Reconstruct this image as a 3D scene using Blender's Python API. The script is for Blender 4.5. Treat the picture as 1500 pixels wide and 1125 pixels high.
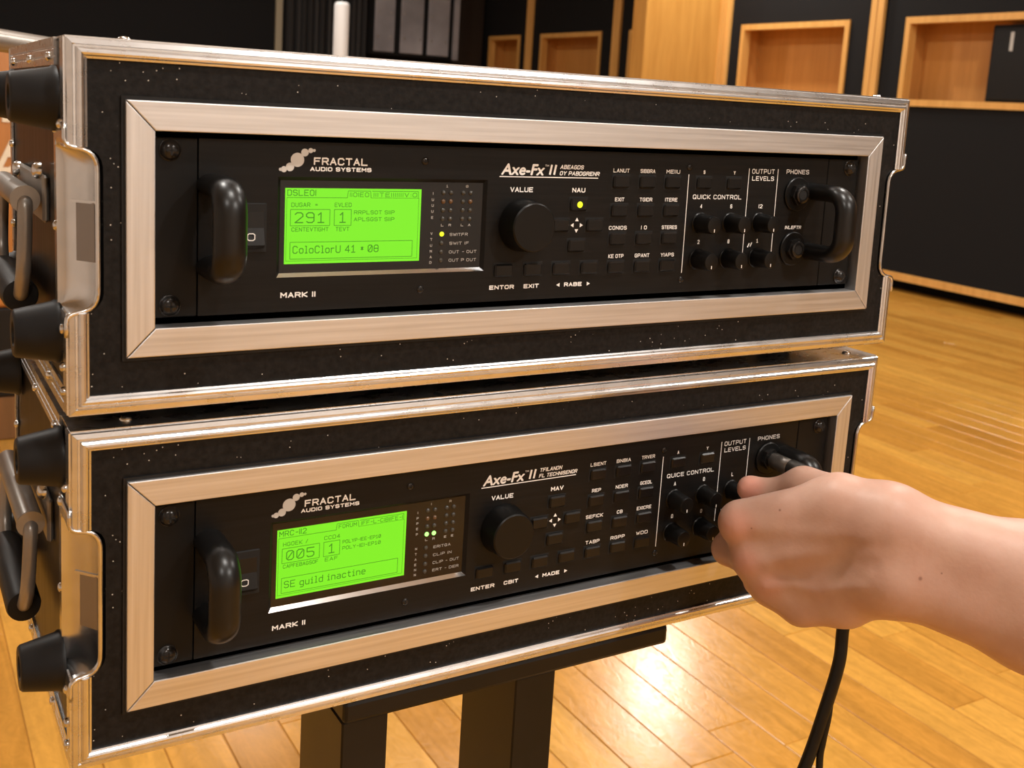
import bpy, bmesh, math, random
import numpy as np
from mathutils import Vector, Matrix, Euler

for o in list(bpy.data.objects):
    bpy.data.objects.remove(o)
SC = bpy.context.scene
COL = SC.collection
R = math.radians
random.seed(7)
FZ = 900.0                     # millimetres: floor lies 900 below the upper case's centre


def Wm(x, y, z):               # site millimetres -> Blender metres (floor at z = 0)
    return Vector((x / 1000, y / 1000, (z + FZ) / 1000))


# ------------------------------------------------------------------ camera
cd = bpy.data.cameras.new('camera')
cam = bpy.data.objects.new('camera', cd)
COL.objects.link(cam)
SC.camera = cam
cr = Vector((0.8641974, -0.4996657, 0.0591350))
cu = Vector((0.0307998, 0.1698426, 0.9849898))
cf = Vector((0.5022093, 0.8494043, -0.1621671))
m = Matrix(((cr.x, cu.x, -cf.x), (cr.y, cu.y, -cf.y), (cr.z, cu.z, -cf.z))).to_4x4()
m.translation = Wm(-355.307, -523.758, 69.849)
cam.matrix_world = m
cd.sensor_width = 36
cd.lens = 1569.72 * 36 / 1500
cd.shift_x = (750 - 739.733) / 1500
cd.shift_y = (408.737 - 562.5) / 1500
cd.clip_start = 0.02
cd.dof.use_dof = True
cd.dof.focus_distance = 0.66
cd.dof.aperture_fstop = 18

# ------------------------------------------------------------------ world and exposure
w = bpy.data.worlds.new('World')
SC.world = w
w.use_nodes = True
w.node_tree.nodes['Background'].inputs[0].default_value = (1.0, 0.86, 0.7, 1)
w.node_tree.nodes['Background'].inputs[1].default_value = 0.03
SC.view_settings.view_transform = 'Standard'
SC.view_settings.look = 'None'
SC.view_settings.gamma = 1
SC.view_settings.use_curve_mapping = False
SC.view_settings.exposure = 0.0
LAMP_W = 34.0
LAMP_COL = (1.0, 0.955, 0.89)
LAMPS = [(1750, -3300), (4100, 4700), (4500, 5150), (-900, -2600), (-300, 700), (1900, 700), (-1600, 3400), (1900, 3600), (2600, -900), (300, -900),
         (1900, 6600), (-700, 6600), (3500, 1600)]
CEIL = 2150.0
POWER = {0: 2.6}           # the wide downlight in front of the racks is the strongest

# ------------------------------------------------------------------ materials
MATS = {}


def mat(name, col=(0.5, 0.5, 0.5), rough=0.5, metal=0.0, **kw):
    if name in MATS:
        return MATS[name]
    M = bpy.data.materials.new(name)
    M.use_nodes = True
    b = M.node_tree.nodes['Principled BSDF']
    b.inputs['Base Color'].default_value = (*col, 1)
    b.inputs['Roughness'].default_value = rough
    b.inputs['Metallic'].default_value = metal
    for k, v in kw.items():
        b.inputs[k.replace('_', ' ')].default_value = v
    MATS[name] = M
    return M


def N(M, t, **kw):
    n = M.node_tree.nodes.new(t)
    for k, v in kw.items():
        setattr(n, k, v)
    return n


def L(M, a, b):
    M.node_tree.links.new(a, b)


def bsdf(M):
    return M.node_tree.nodes['Principled BSDF']


def noise_var(M, scale, c0, c1, stretch=(1, 1, 1), detail=4, rough_rng=None, bump=0.0, lo=0.3, hi=0.7):
    tc = N(M, 'ShaderNodeTexCoord')
    mp = N(M, 'ShaderNodeMapping')
    mp.inputs['Scale'].default_value = stretch
    nz = N(M, 'ShaderNodeTexNoise')
    nz.inputs['Scale'].default_value = scale
    nz.inputs['Detail'].default_value = detail
    rp = N(M, 'ShaderNodeValToRGB')
    rp.color_ramp.elements[0].position = lo
    rp.color_ramp.elements[1].position = hi
    rp.color_ramp.elements[0].color = (*c0, 1)
    rp.color_ramp.elements[1].color = (*c1, 1)
    L(M, tc.outputs['Object'], mp.inputs[0])
    L(M, mp.outputs[0], nz.inputs['Vector'])
    L(M, nz.outputs['Fac'], rp.inputs[0])
    L(M, rp.outputs[0], bsdf(M).inputs['Base Color'])
    if rough_rng:
        mr = N(M, 'ShaderNodeMapRange')
        mr.inputs[3].default_value, mr.inputs[4].default_value = rough_rng
        L(M, nz.outputs['Fac'], mr.inputs[0])
        L(M, mr.outputs[0], bsdf(M).inputs['Roughness'])
    if bump:
        bp = N(M, 'ShaderNodeBump')
        bp.inputs['Strength'].default_value = bump
        bp.inputs['Distance'].default_value = 0.0006
        L(M, nz.outputs['Fac'], bp.inputs['Height'])
        L(M, bp.outputs[0], bsdf(M).inputs['Normal'])
    return tc, nz, rp


trim_m = mat('aluminium_trim', (0.72, 0.69, 0.66), 0.3, 1.0)
noise_var(trim_m, 60, (0.72, 0.725, 0.74), (0.82, 0.825, 0.84), (1, 2, 2), rough_rng=(0.24, 0.32))
frameh_m = mat('brushed_frame_horizontal', (0.7, 0.66, 0.62), 0.42, 1.0)
noise_var(frameh_m, 90, (0.68, 0.675, 0.68), (0.83, 0.825, 0.83), (0.12, 6, 6), rough_rng=(0.36, 0.52))
framev_m = mat('brushed_frame_vertical', (0.7, 0.66, 0.62), 0.42, 1.0)
noise_var(framev_m, 90, (0.68, 0.675, 0.68), (0.83, 0.825, 0.83), (6, 6, 0.12), rough_rng=(0.36, 0.52))
steel_m = mat('zinc_steel', (0.72, 0.70, 0.67), 0.2, 1.0)
noise_var(steel_m, 45, (0.62, 0.62, 0.62), (0.82, 0.82, 0.83), rough_rng=(0.14, 0.32))
greysteel_m = mat('dull_grey_steel', (0.30, 0.28, 0.27), 0.38, 0.9)
handle_m = mat('grey_painted_metal', (0.33, 0.30, 0.27), 0.36, 0.55)
noise_var(handle_m, 30, (0.28, 0.255, 0.23), (0.38, 0.345, 0.31))
rubber_m = mat('black_rubber', (0.022, 0.022, 0.023), 0.42, Specular_IOR_Level=0.28)
noise_var(rubber_m, 40, (0.006, 0.006, 0.0065), (0.012, 0.012, 0.0125), rough_rng=(0.35, 0.55))
lam_m = mat('dark_brown_laminate', (0.035, 0.025, 0.02), 0.32, Specular_IOR_Level=0.14)
noise_var(lam_m, 60, (0.006, 0.005, 0.0045), (0.03, 0.023, 0.020), (4, 4, 0.35), rough_rng=(0.25, 0.42))
board_m = mat('black_face_board', (0.014, 0.013, 0.012), 0.55)
tc, nz, rp = noise_var(board_m, 350, (0.003, 0.0027, 0.0026), (0.012, 0.0105, 0.0098), bump=0.35)
bsdf(board_m).inputs['Specular IOR Level'].default_value = 0.2
vo = N(board_m, 'ShaderNodeTexVoronoi')
vo.inputs['Scale'].default_value = 300
L(board_m, tc.outputs['Object'], vo.inputs['Vector'])
n2 = N(board_m, 'ShaderNodeTexNoise')
n2.inputs['Scale'].default_value = 26
L(board_m, tc.outputs['Object'], n2.inputs['Vector'])
a1 = N(board_m, 'ShaderNodeMath', operation='LESS_THAN')
a1.inputs[1].default_value = 0.1
L(board_m, vo.outputs['Distance'], a1.inputs[0])
sc_ = N(board_m, 'ShaderNodeSeparateColor')
L(board_m, vo.outputs['Color'], sc_.inputs[0])
a2 = N(board_m, 'ShaderNodeMath', operation='GREATER_THAN')
a2.inputs[1].default_value = 0.4
L(board_m, sc_.outputs[0], a2.inputs[0])
a3 = N(board_m, 'ShaderNodeMath', operation='MULTIPLY')
L(board_m, a1.outputs[0], a3.inputs[0])
L(board_m, a2.outputs[0], a3.inputs[1])
a4 = N(board_m, 'ShaderNodeMath', operation='GREATER_THAN')
a4.inputs[1].default_value = 0.5
L(board_m, n2.outputs['Fac'], a4.inputs[0])
a5 = N(board_m, 'ShaderNodeMath', operation='MULTIPLY')
L(board_m, a3.outputs[0], a5.inputs[0])
L(board_m, a4.outputs[0], a5.inputs[1])
mx = N(board_m, 'ShaderNodeMix', data_type='RGBA')
mx.inputs[7].default_value = (0.62, 0.58, 0.52, 1)
L(board_m, a5.outputs[0], mx.inputs[0])
L(board_m, rp.outputs[0], mx.inputs[6])
L(board_m, mx.outputs[2], bsdf(board_m).inputs['Base Color'])
plate_m = mat('black_anodised', (0.018, 0.016, 0.015), 0.42, 0.0, Specular_IOR_Level=0.22)
noise_var(plate_m, 120, (0.0042, 0.0039, 0.0038), (0.008, 0.0073, 0.007), (0.15, 5, 5), rough_rng=(0.36, 0.5))
ear_m = mat('black_ear', (0.004, 0.0038, 0.0037), 0.5, Specular_IOR_Level=0.22)
gap_m = mat('dark_cavity', (0.004, 0.004, 0.004), 0.8)
button_m = mat('button_black', (0.006, 0.0055, 0.0055), 0.27, Specular_IOR_Level=0.34)
knob_m = mat('knob_black', (0.004, 0.0038, 0.0037), 0.36, Specular_IOR_Level=0.28)
hgrip_m = mat('handle_satin_black', (0.006, 0.0056, 0.0054), 0.32, Specular_IOR_Level=0.4)
glass_m = mat('dark_display_glass', (0.006, 0.005, 0.005), 0.06)
print_m = mat('white_print', (0.93, 0.92, 0.90), 0.5)
printd_m = mat('grey_print', (0.42, 0.41, 0.39), 0.5)
logo_m = mat('silver_logo', (0.62, 0.61, 0.59), 0.5)
screwm = mat('black_screw', (0.03, 0.028, 0.027), 0.22, 0.6)
bevel_glint_m = mat('bevel_glint', (0.75, 0.75, 0.76), 0.16, 1.0)  # ceiling light caught by the lower window bevel, painted as bright metal
led_off = mat('led_off', (0.055, 0.052, 0.045), 0.25)
led_warm = mat('led_off_amber', (0.13, 0.07, 0.035), 0.25)


def emis(name, col, s):
    M = mat(name, (0, 0, 0), 0.4)
    b = bsdf(M)
    b.inputs['Emission Color'].default_value = (*col, 1)
    b.inputs['Emission Strength'].default_value = s
    return M


led_y = emis('led_yellow_lit', (0.85, 0.95, 0.02), 1.6)
led_g = emis('led_green_lit', (0.35, 1.0, 0.18), 2.2)
lcd_m = emis('lcd_green_backlight', (0.20, 0.82, 0.018), 1.05)
lcdt_m = emis('lcd_dark_segment', (0.035, 0.24, 0.01), 1.0)
plug_m = mat('plug_metal', (0.30, 0.28, 0.26), 0.3, 0.9)
cable_m = mat('black_cable_sheath', (0.006, 0.0055, 0.0055), 0.42, Specular_IOR_Level=0.35)
standb_m = mat('black_stand_paint', (0.018, 0.014, 0.012), 0.42, Specular_IOR_Level=0.3)
noise_var(standb_m, 30, (0.004, 0.0033, 0.003), (0.008, 0.006, 0.0052), rough_rng=(0.26, 0.36))


# wood for walls
def wood(name, c0, c1, stretch=(6, 6, 0.5), scale=5, rough=0.45):
    M = mat(name, c0, rough)
    noise_var(M, scale, c0, c1, stretch, detail=8, lo=0.25, hi=0.75)
    return M


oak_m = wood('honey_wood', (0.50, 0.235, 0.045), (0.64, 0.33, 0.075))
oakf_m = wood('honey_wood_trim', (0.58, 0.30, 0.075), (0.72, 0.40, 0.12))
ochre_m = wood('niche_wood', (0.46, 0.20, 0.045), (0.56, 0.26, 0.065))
amp_m = wood('tan_amp_covering', (0.42, 0.16, 0.035), (0.52, 0.21, 0.05), scale=12)
fabric_m = mat('black_wall_fabric', (0.012, 0.012, 0.0125), 0.9, Specular_IOR_Level=0.2)
noise_var(fabric_m, 300, (0.006, 0.006, 0.0066), (0.0105, 0.0105, 0.0115))
pale_m = mat('pale_plaster', (0.70, 0.67, 0.63), 0.8)
noise_var(pale_m, 3, (0.68, 0.65, 0.61), (0.74, 0.71, 0.67))
ceil_m = mat('ceiling_plaster', (0.66, 0.62, 0.56), 0.85)
noise_var(ceil_m, 3, (0.52, 0.50, 0.48), (0.58, 0.56, 0.54))
white_m = mat('white_gloss', (0.80, 0.80, 0.80), 0.3)
gpanel_m = mat('grey_metal_panel', (0.26, 0.25, 0.27), 0.4)
noise_var(gpanel_m, 2, (0.16, 0.155, 0.17), (0.36, 0.35, 0.38))
curtain_m = mat('charcoal_curtain', (0.03, 0.028, 0.028), 0.8)
dbrown_m = mat('dark_brown_panel', (0.02, 0.011, 0.006), 0.6)


# floor wood: colour from a per-plank random value
def floor_mat(name, use_object):
    M = mat(name, (0.6, 0.35, 0.1), 0.26, Specular_IOR_Level=0.34)
    tc = N(M, 'ShaderNodeTexCoord')
    geo = N(M, 'ShaderNodeNewGeometry')
    if use_object:
        oi = N(M, 'ShaderNodeObjectInfo')
        rnd = oi.outputs['Random']
        groove = None
    else:
        sx = N(M, 'ShaderNodeSeparateXYZ')
        L(M, geo.outputs['Position'], sx.inputs[0])
        d = N(M, 'ShaderNodeMath', operation='MULTIPLY_ADD')
        d.inputs[1].default_value = 1 / 0.0866
        d.inputs[2].default_value = -0.070 / 0.0866
        L(M, sx.outputs[0], d.inputs[0])
        fl = N(M, 'ShaderNodeMath', operation='FLOOR')
        L(M, d.outputs[0], fl.inputs[0])
        wn0 = N(M, 'ShaderNodeTexWhiteNoise', noise_dimensions='1D')
        L(M, fl.outputs[0], wn0.inputs['W'])
        yy = N(M, 'ShaderNodeMath', operation='ADD')
        ys = N(M, 'ShaderNodeMath', operation='MULTIPLY')
        ys.inputs[1].default_value = 1 / 0.91
        L(M, sx.outputs[1], ys.inputs[0])
        L(M, ys.outputs[0], yy.inputs[0])
        L(M, wn0.outputs['Value'], yy.inputs[1])
        fy = N(M, 'ShaderNodeMath', operation='FLOOR')
        L(M, yy.outputs[0], fy.inputs[0])
        cb = N(M, 'ShaderNodeCombineXYZ')
        L(M, fl.outputs[0], cb.inputs[0])
        L(M, fy.outputs[0], cb.inputs[1])
        wn = N(M, 'ShaderNodeTexWhiteNoise', noise_dimensions='2D')
        L(M, cb.outputs[0], wn.inputs['Vector'])
        rnd = wn.outputs['Value']
        fr = N(M, 'ShaderNodeMath', operation='FRACT')
        L(M, d.outputs[0], fr.inputs[0])
        groove = N(M, 'ShaderNodeMath', operation='LESS_THAN')
        groove.inputs[1].default_value = 0.02
        L(M, fr.outputs[0], groove.inputs[0])
    rp = N(M, 'ShaderNodeValToRGB')
    cr_ = rp.color_ramp
    cr_.elements[0].color = (0.43, 0.195, 0.030, 1)
    cr_.elements[1].color = (0.55, 0.285, 0.052, 1)
    e = cr_.elements.new(0.5)
    e.color = (0.50, 0.24, 0.040, 1)
    L(M, rnd, rp.inputs[0])
    # grain offset per plank
    off = N(M, 'ShaderNodeMath', operation='MULTIPLY')
    off.inputs[1].default_value = 37.0
    L(M, rnd, off.inputs[0])
    ad = N(M, 'ShaderNodeVectorMath', operation='ADD')
    L(M, geo.outputs['Position'], ad.inputs[0])
    L(M, off.outputs[0], ad.inputs[1])
    mp = N(M, 'ShaderNodeMapping')
    mp.inputs['Scale'].default_value = (34, 3.2, 1)
    L(M, ad.outputs[0], mp.inputs[0])
    nz = N(M, 'ShaderNodeTexNoise')
    nz.inputs['Scale'].default_value = 1.0
    nz.inputs['Detail'].default_value = 7
    nz.inputs['Distortion'].default_value = 1.4
    L(M, mp.outputs[0], nz.inputs['Vector'])
    mp2 = N(M, 'ShaderNodeMapping')
    mp2.inputs['Scale'].default_value = (40, 22, 1)
    L(M, ad.outputs[0], mp2.inputs[0])
    nz2 = N(M, 'ShaderNodeTexNoise')
    nz2.inputs['Scale'].default_value = 1.0
    nz2.inputs['Detail'].default_value = 3
    nz2.inputs['Distortion'].default_value = 2.5
    L(M, mp2.outputs[0], nz2.inputs['Vector'])
    mr = N(M, 'ShaderNodeMapRange')
    mr.inputs[1].default_value, mr.inputs[2].default_value = 0.3, 0.7
    mr.inputs[3].default_value, mr.inputs[4].default_value = 0.84, 1.13
    L(M, nz.outputs['Fac'], mr.inputs[0])
    mr2 = N(M, 'ShaderNodeMapRange')
    mr2.inputs[1].default_value, mr2.inputs[2].default_value = 0.3, 0.7
    mr2.inputs[3].default_value, mr2.inputs[4].default_value = 0.94, 1.10
    L(M, nz2.outputs['Fac'], mr2.inputs[0])
    mu = N(M, 'ShaderNodeMath', operation='MULTIPLY')
    L(M, mr.outputs[0], mu.inputs[0])
    L(M, mr2.outputs[0], mu.inputs[1])
    vm = N(M, 'ShaderNodeVectorMath', operation='SCALE')
    L(M, rp.outputs[0], vm.inputs[0])
    L(M, mu.outputs[0], vm.inputs['Scale'])
    out = vm.outputs[0]
    if groove:
        mx = N(M, 'ShaderNodeMix', data_type='RGBA')
        mx.inputs[7].default_value = (0.16, 0.06, 0.012, 1)
        L(M, groove.outputs[0], mx.inputs[0])
        L(M, out, mx.inputs[6])
        out = mx.outputs[2]
    L(M, out, bsdf(M).inputs['Base Color'])
    rr = N(M, 'ShaderNodeMapRange')
    rr.inputs[3].default_value, rr.inputs[4].default_value = 0.15, 0.3
    L(M, nz2.outputs['Fac'], rr.inputs[0])
    L(M, rr.outputs[0], bsdf(M).inputs['Roughness'])
    bp = N(M, 'ShaderNodeBump')
    bp.inputs['Strength'].default_value = 0.1
    bp.inputs['Distance'].default_value = 0.002
    L(M, nz2.outputs['Fac'], bp.inputs['Height'])
    L(M, bp.outputs[0], bsdf(M).inputs['Normal'])
    return M


plank_m = floor_mat('maple_plank', True)
floor_m = floor_mat('maple_floor_far', False)


# ------------------------------------------------------------------ mesh helpers (all in millimetres)
class MB:
    def __init__(s):
        s.v, s.f, s.hard = [], [], False

    def add(s, v, f):
        n = len(s.v)
        s.v += [tuple(q) for q in v]
        s.f += [tuple(i + n for i in q) for q in f]
        return s

    def box(s, x0, x1, y0, y1, z0, z1):
        v = [(x, y, z) for x in (x0, x1) for y in (y0, y1) for z in (z0, z1)]
        return s.add(v, [(0, 1, 3, 2), (4, 6, 7, 5), (0, 4, 5, 1), (2, 3, 7, 6), (0, 2, 6, 4), (1, 5, 7, 3)])

    def bbox(s, x0, x1, y0, y1, z0, z1, b=1.0, seg=2):
        s.hard = True
        bm = bmesh.new()
        bmesh.ops.create_cube(bm, size=1)
        for q in bm.verts:
            q.co = Vector((x0 if q.co.x < 0 else x1, y0 if q.co.y < 0 else y1, z0 if q.co.z < 0 else z1))
        bmesh.ops.bevel(bm, geom=list(bm.edges), offset=b, segments=seg, affect='EDGES', profile=0.5)
        bm.verts.index_update()
        s.add([q.co[:] for q in bm.verts], [[q.index for q in f.verts] for f in bm.faces])
        bm.free()
        return s

    def prism(s, poly, axis, a, b):        # poly in the two other axes, extruded along axis from a to b
        def P(u, v, t):
            return {'x': (t, u, v), 'y': (u, t, v), 'z': (u, v, t)}[axis]
        n = len(poly)
        v = [P(u, w_, a) for u, w_ in poly] + [P(u, w_, b) for u, w_ in poly]
        f = [tuple(range(n)), tuple(range(2 * n - 1, n - 1, -1))] + [(i, (i + 1) % n, n + (i + 1) % n, n + i) for i in range(n)]
        return s.add(v, f)

    def lathe(s, prof, c, axis=(0, -1, 0), n=32):   # prof: (radius, distance along axis)
        ax = Vector(axis).normalized()
        e1 = ax.orthogonal().normalized()
        e2 = ax.cross(e1)
        c = Vector(c)
        v, f = [], []
        for r_, t in prof:
            for k in range(n):
                a = 2 * math.pi * k / n
                v.append(c + ax * t + (e1 * math.cos(a) + e2 * math.sin(a)) * r_)
        for i in range(len(prof) - 1):
            for k in range(n):
                k2 = (k + 1) % n
                f.append((i * n + k, i * n + k2, (i + 1) * n + k2, (i + 1) * n + k))
        f.append(tuple(range(n - 1, -1, -1)))
        f.append(tuple((len(prof) - 1) * n + k for k in range(n)))
        return s.add(v, f)

    def tube(s, pts, r, n=14, ell=None, ref=None, taper=None):
        pts = [Vector(q) for q in pts]
        v, f = [], []
        nprev = None
        for i, q in enumerate(pts):
            t = (pts[min(i + 1, len(pts) - 1)] - pts[max(i - 1, 0)]).normalized()
            if ref is not None:
                e1 = Vector(ref)
                e1 = (e1 - t * e1.dot(t)).normalized()
            elif nprev is None:
                e1 = t.orthogonal().normalized()
            else:
                e1 = (nprev - t * nprev.dot(t)).normalized()
            nprev = e1
            e2 = t.cross(e1)
            ra, rb = ell if ell else (r, r)
            k_ = taper[i] if taper else 1
            for k in range(n):
                a = 2 * math.pi * k / n
                v.append(q + e1 * math.cos(a) * ra * k_ + e2 * math.sin(a) * rb * k_)
        for i in range(len(pts) - 1):
            for k in range(n):
                k2 = (k + 1) % n
                f.append((i * n + k, i * n + k2, (i + 1) * n + k2, (i + 1) * n + k))
        f.append(tuple(range(n - 1, -1, -1)))
        f.append(tuple((len(pts) - 1) * n + k for k in range(n)))
        return s.add(v, f)

    def mesh(s, name, org, smooth=35):
        me = bpy.data.meshes.new(name)
        me.from_pydata([((x - org[0]) / 1000, (y - org[1]) / 1000, (z - org[2]) / 1000) for x, y, z in s.v], [], s.f)
        bm = bmesh.new()
        bm.from_mesh(me)
        bmesh.ops.recalc_face_normals(bm, faces=bm.faces)
        bm.to_mesh(me)
        bm.free()
        if smooth:
            me.shade_smooth()
            me.set_sharp_from_angle(angle=R(18 if s.hard else smooth))
        return me


def spline(pts, n=8):
    P = [Vector(q) for q in pts]
    P = [P[0] * 2 - P[1]] + P + [P[-1] * 2 - P[-2]]
    out = []
    for i in range(1, len(P) - 2):
        for k in range(n):
            t = k / n
            a, b, c, d = P[i - 1], P[i], P[i + 1], P[i + 2]
            out.append(0.5 * ((2 * b) + (c - a) * t + (2 * a - 5 * b + 4 * c - d) * t * t + (3 * b - a - 3 * c + d) * t ** 3))
    out.append(P[-2])
    return out


def link(name, me, m_, parent=None, label=None):
    o = bpy.data.objects.new(name, me)
    COL.objects.link(o)
    if m_ is not None and not me.materials:
        me.materials.append(m_)
    if parent is not None:
        o.parent = parent
    if label:
        o['label'] = label
    return o


def tag(o, label, cat, group=None):
    o['label'] = label
    o['category'] = cat
    if group:
        o['group'] = group
    return o


def empty(name, loc, rot=(0, 0, 0)):
    o = bpy.data.objects.new(name, None)
    o.empty_display_size = 0.05
    COL.objects.link(o)
    o.location = loc
    o.rotation_euler = rot
    return o


def struct(o):
    o['kind'] = 'structure'
    return o


Z0 = (0, 0, 0)
WORG = (0, 0, -FZ)                # origin used for things modelled in site millimetres

# ------------------------------------------------------------------ the room
XW = 4870.0
YB, YF, XL = 9000.0, -4800.0, -3600.0
mb = MB().box(XL - 200, XW + 400, YF - 200, YB + 200, -FZ - 60, -FZ - 1.6)
floor = struct(link('floor', mb.mesh('floor', WORG), floor_m))

# planks: boards that the camera can tell apart, each its own piece
Cp = Vector((-355.307, -523.758, 69.849))


def topx(x, y, z):
    d = Vector((x, y, z)) - Cp
    zz = d.dot(cf)
    if zz < 50:
        return None
    return 739.733 + 1569.72 * d.dot(cr) / zz, 408.737 - 1569.72 * d.dot(cu) / zz


known = {8: 645, 12: 831, 13: 519, 15: 562}
cands = []
for k in range(-8, 56):
    xa, xb = 70 + 86.6 * k, 70 + 86.6 * (k + 1)
    rs = random.Random(k * 17 + 3)
    y = known[k] - 910 * 2 if k in known else -1700 + rs.uniform(0, 910)
    while y < 4200:
        yb = y + 910
        vis, wpx = 0, 0
        for t in range(11):
            yy = y + 910 * t / 10
            a, b = topx(xa, yy, -FZ), topx(xb, yy, -FZ)
            if not a or not b:
                continue
            px, py = (a[0] + b[0]) / 2, (a[1] + b[1]) / 2
            if -60 < px < 1560 and 380 < py < 1190:
                hid = 112 < px < 1238 and py < 1120 - 0.246 * (px - 106)
                if not hid:
                    vis += 1
                    dd = math.hypot(a[0] - b[0], a[1] - b[1])
                    c2 = topx(xa, yy + 20, -FZ)
                    tx, ty = c2[0] - a[0], c2[1] - a[1]
                    tl = math.hypot(tx, ty) + 1e-6
                    wpx = max(wpx, abs((b[0] - a[0]) * ty - (b[1] - a[1]) * tx) / tl)
        if vis and wpx > 6.5:
            cands.append((wpx, xa, xb, y, yb))
        y = yb
cands.sort(reverse=True)
pm = {}
for wpx, xa, xb, ya, yb in cands[:295]:
    if 'p' not in pm:
        pm['p'] = MB().bbox(-42.6, 42.6, -454.2, 454.2, -11, 0, 1.3, 1).mesh('floor_plank', Z0, 30)
    o = link('floor_plank', pm['p'], plank_m, floor)
    o.location = (((xa + xb) / 2) / 1000, ((ya + yb) / 2) / 1000, random.uniform(-0.0002, 0.0002))

mb = MB().box(XL - 200, XW + 400, YF - 200, YB + 200, CEIL + 25, CEIL + 120)
struct(link('ceiling', mb.mesh('ceiling', WORG), ceil_m))
mb = MB().box(XL - 150, XL, YF - 150, YB + 150, -FZ, CEIL + 25)
struct(link('wall_left', mb.mesh('wall_left', WORG), pale_m))
mb = MB().box(XL - 150, XW + 400, YF - 150, YF, -FZ, CEIL + 25)
struct(link('wall_front', mb.mesh('wall_front', WORG), pale_m))
mb = MB().box(XL - 150, XW + 400, YB, YB + 150, -FZ, CEIL + 25)
struct(link('wall_back', mb.mesh('wall_back', WORG), fabric_m))


def H(z):                         # height above the floor in mm -> site z
    return z - FZ


# right wall: fabric panels, posts and wood-lined niches; bays 1345 apart
wr = struct(empty('wall_right', Wm(XW, 4500, -FZ)))
WR = (XW, 4500, -FZ)


def wpart(name, mb_, m_, sm=30):
    return link(name, mb_.mesh(name, WR, sm), m_, wr)


POSTS = [1400, 2745, 4090, 5440, 6752, 8120]
NB, NT = 1090, 1600
wpart('wall_core', MB().box(XW + 200, XW + 260, YF, YB, -FZ, CEIL + 25), fabric_m)
for i in range(-3, len(POSTS)):
    y0 = POSTS[i] + 50 if i >= 0 else 1400 - 1345 * (-i) + 50
    y1 = (POSTS[i + 1] if i + 1 < len(POSTS) else 9000 + 50) - 50 if i >= 0 else (POSTS[0] if i == -1 else 1400 - 1345 * (-i - 1)) - 50
    c = (y0 + y1) / 2 + (-18 if y0 > 6000 else 0)
    n0, n1 = c - 484, c + 484
    if i == 1:
        n0, n1 = 2906, 3877
    if i == 2:
        n0, n1 = 4304, 5277
    if i == 3:
        n0, n1 = 5615, 6581
    if i == 4:
        n0, n1 = 6969, 7922
    if n1 > y1 - 20 or i == 5:
        n0, n1 = y0 + 120, y1 - 120
    d = 45
    # fabric panel with an opening
    f = MB().box(XW, XW + d, y0, y1, H(112), H(NB)).box(XW, XW + d, y0, y1, H(NT), CEIL + 25)
    f.box(XW, XW + d, y0, n0, H(NB), H(NT)).box(XW, XW + d, n1, y1, H(NB), H(NT))
    wpart('fabric_panel', f, fabric_m)
    # niche: open box
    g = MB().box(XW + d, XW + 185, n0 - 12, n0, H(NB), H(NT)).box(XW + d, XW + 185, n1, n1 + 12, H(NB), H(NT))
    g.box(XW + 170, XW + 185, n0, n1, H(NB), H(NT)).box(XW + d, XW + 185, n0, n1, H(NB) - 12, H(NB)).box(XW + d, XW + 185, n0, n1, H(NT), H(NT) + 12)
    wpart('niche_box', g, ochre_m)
    for (ya, yb, za, zb) in ((n0, n0 + 34, H(NB), H(NT)), (n1 - 34, n1, H(NB), H(NT)), (n0 + 34, n1 - 34, H(NB), H(NB) + 38), (n0 + 34, n1 - 34, H(NT) - 38, H(NT))):
        wpart('niche_frame', MB().box(XW - 14, XW + d + 3, ya, yb, za, zb), oakf_m)
    wpart('bottom_rail', MB().box(XW - 12, XW + 30, y0 - 50, y1 + 50, H(68), H(112)), oakf_m)
for y in [1400 - 1345 * 3, 1400 - 1345 * 2, 55] + POSTS:
    for s in (-1, 1):
        wpart('post', MB().bbox(XW - 24, XW + 48, y + (2 if s > 0 else -49), y + (49 if s > 0 else -2), H(68), CEIL + 25, 3, 1), oakf_m)
wpart('base_board', MB().box(XW + 120, XW + 200, YF, YB, -FZ, H(112)), fabric_m)
# wing panel standing out from the wall
wing = struct(link('trim_1', MB().box(4162, XW - 26, 5452, 5600, -FZ, CEIL + 25).mesh('trim_1', WORG, 30), oak_m))
struct(link('trim_2', MB().box(XW - 60, XW - 25, 5436, 5452, -FZ, CEIL + 25).mesh('trim_2', WORG, 30), oakf_m))
# back wall pieces
struct(link('trim_3', MB().box(2740, 2800, 8975, 9000, -FZ, CEIL + 25).mesh('trim_3', WORG, 30), mat('beige_strip', (0.30, 0.26, 0.18), 0.6)))
struct(link('door_1', MB().bbox(4500, 4830, 8950, 9000, -FZ, H(2100), 4, 1).mesh('door_1', WORG, 30), dbrown_m))

# ceiling downlights
for i, (x, y) in enumerate(LAMPS):
    t = empty('ceiling_downlight', Wm(x, y, CEIL))
    tag(t, 'round recessed ceiling downlight with a warm glowing lens', 'ceiling light', 'ceiling downlights')
    org = (x, y, CEIL)
    link('rim', MB().lathe([(82, 26), (95, 26), (95, -4), (84, -7), (80, -2)], (x, y, CEIL), (0, 0, 1), 28).mesh('rim', org), white_m, t)
    em = emis('downlight_lens', LAMP_COL, 6.0)
    link('lens', MB().lathe([(79, 2), (79, 0)], (x, y, CEIL), (0, 0, 1), 28).mesh('lens', org), em, t)
    ld = bpy.data.lights.new('downlight', 'AREA')
    ld.shape = 'DISK'
    ld.size = 0.15
    ld.energy = LAMP_W * POWER.get(i, 1.0)
    ld.color = LAMP_COL
    lo = bpy.data.objects.new('lamp_glow', ld)
    COL.objects.link(lo)
    lo.parent = t
    lo.location = (0, 0, -0.012)

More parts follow.
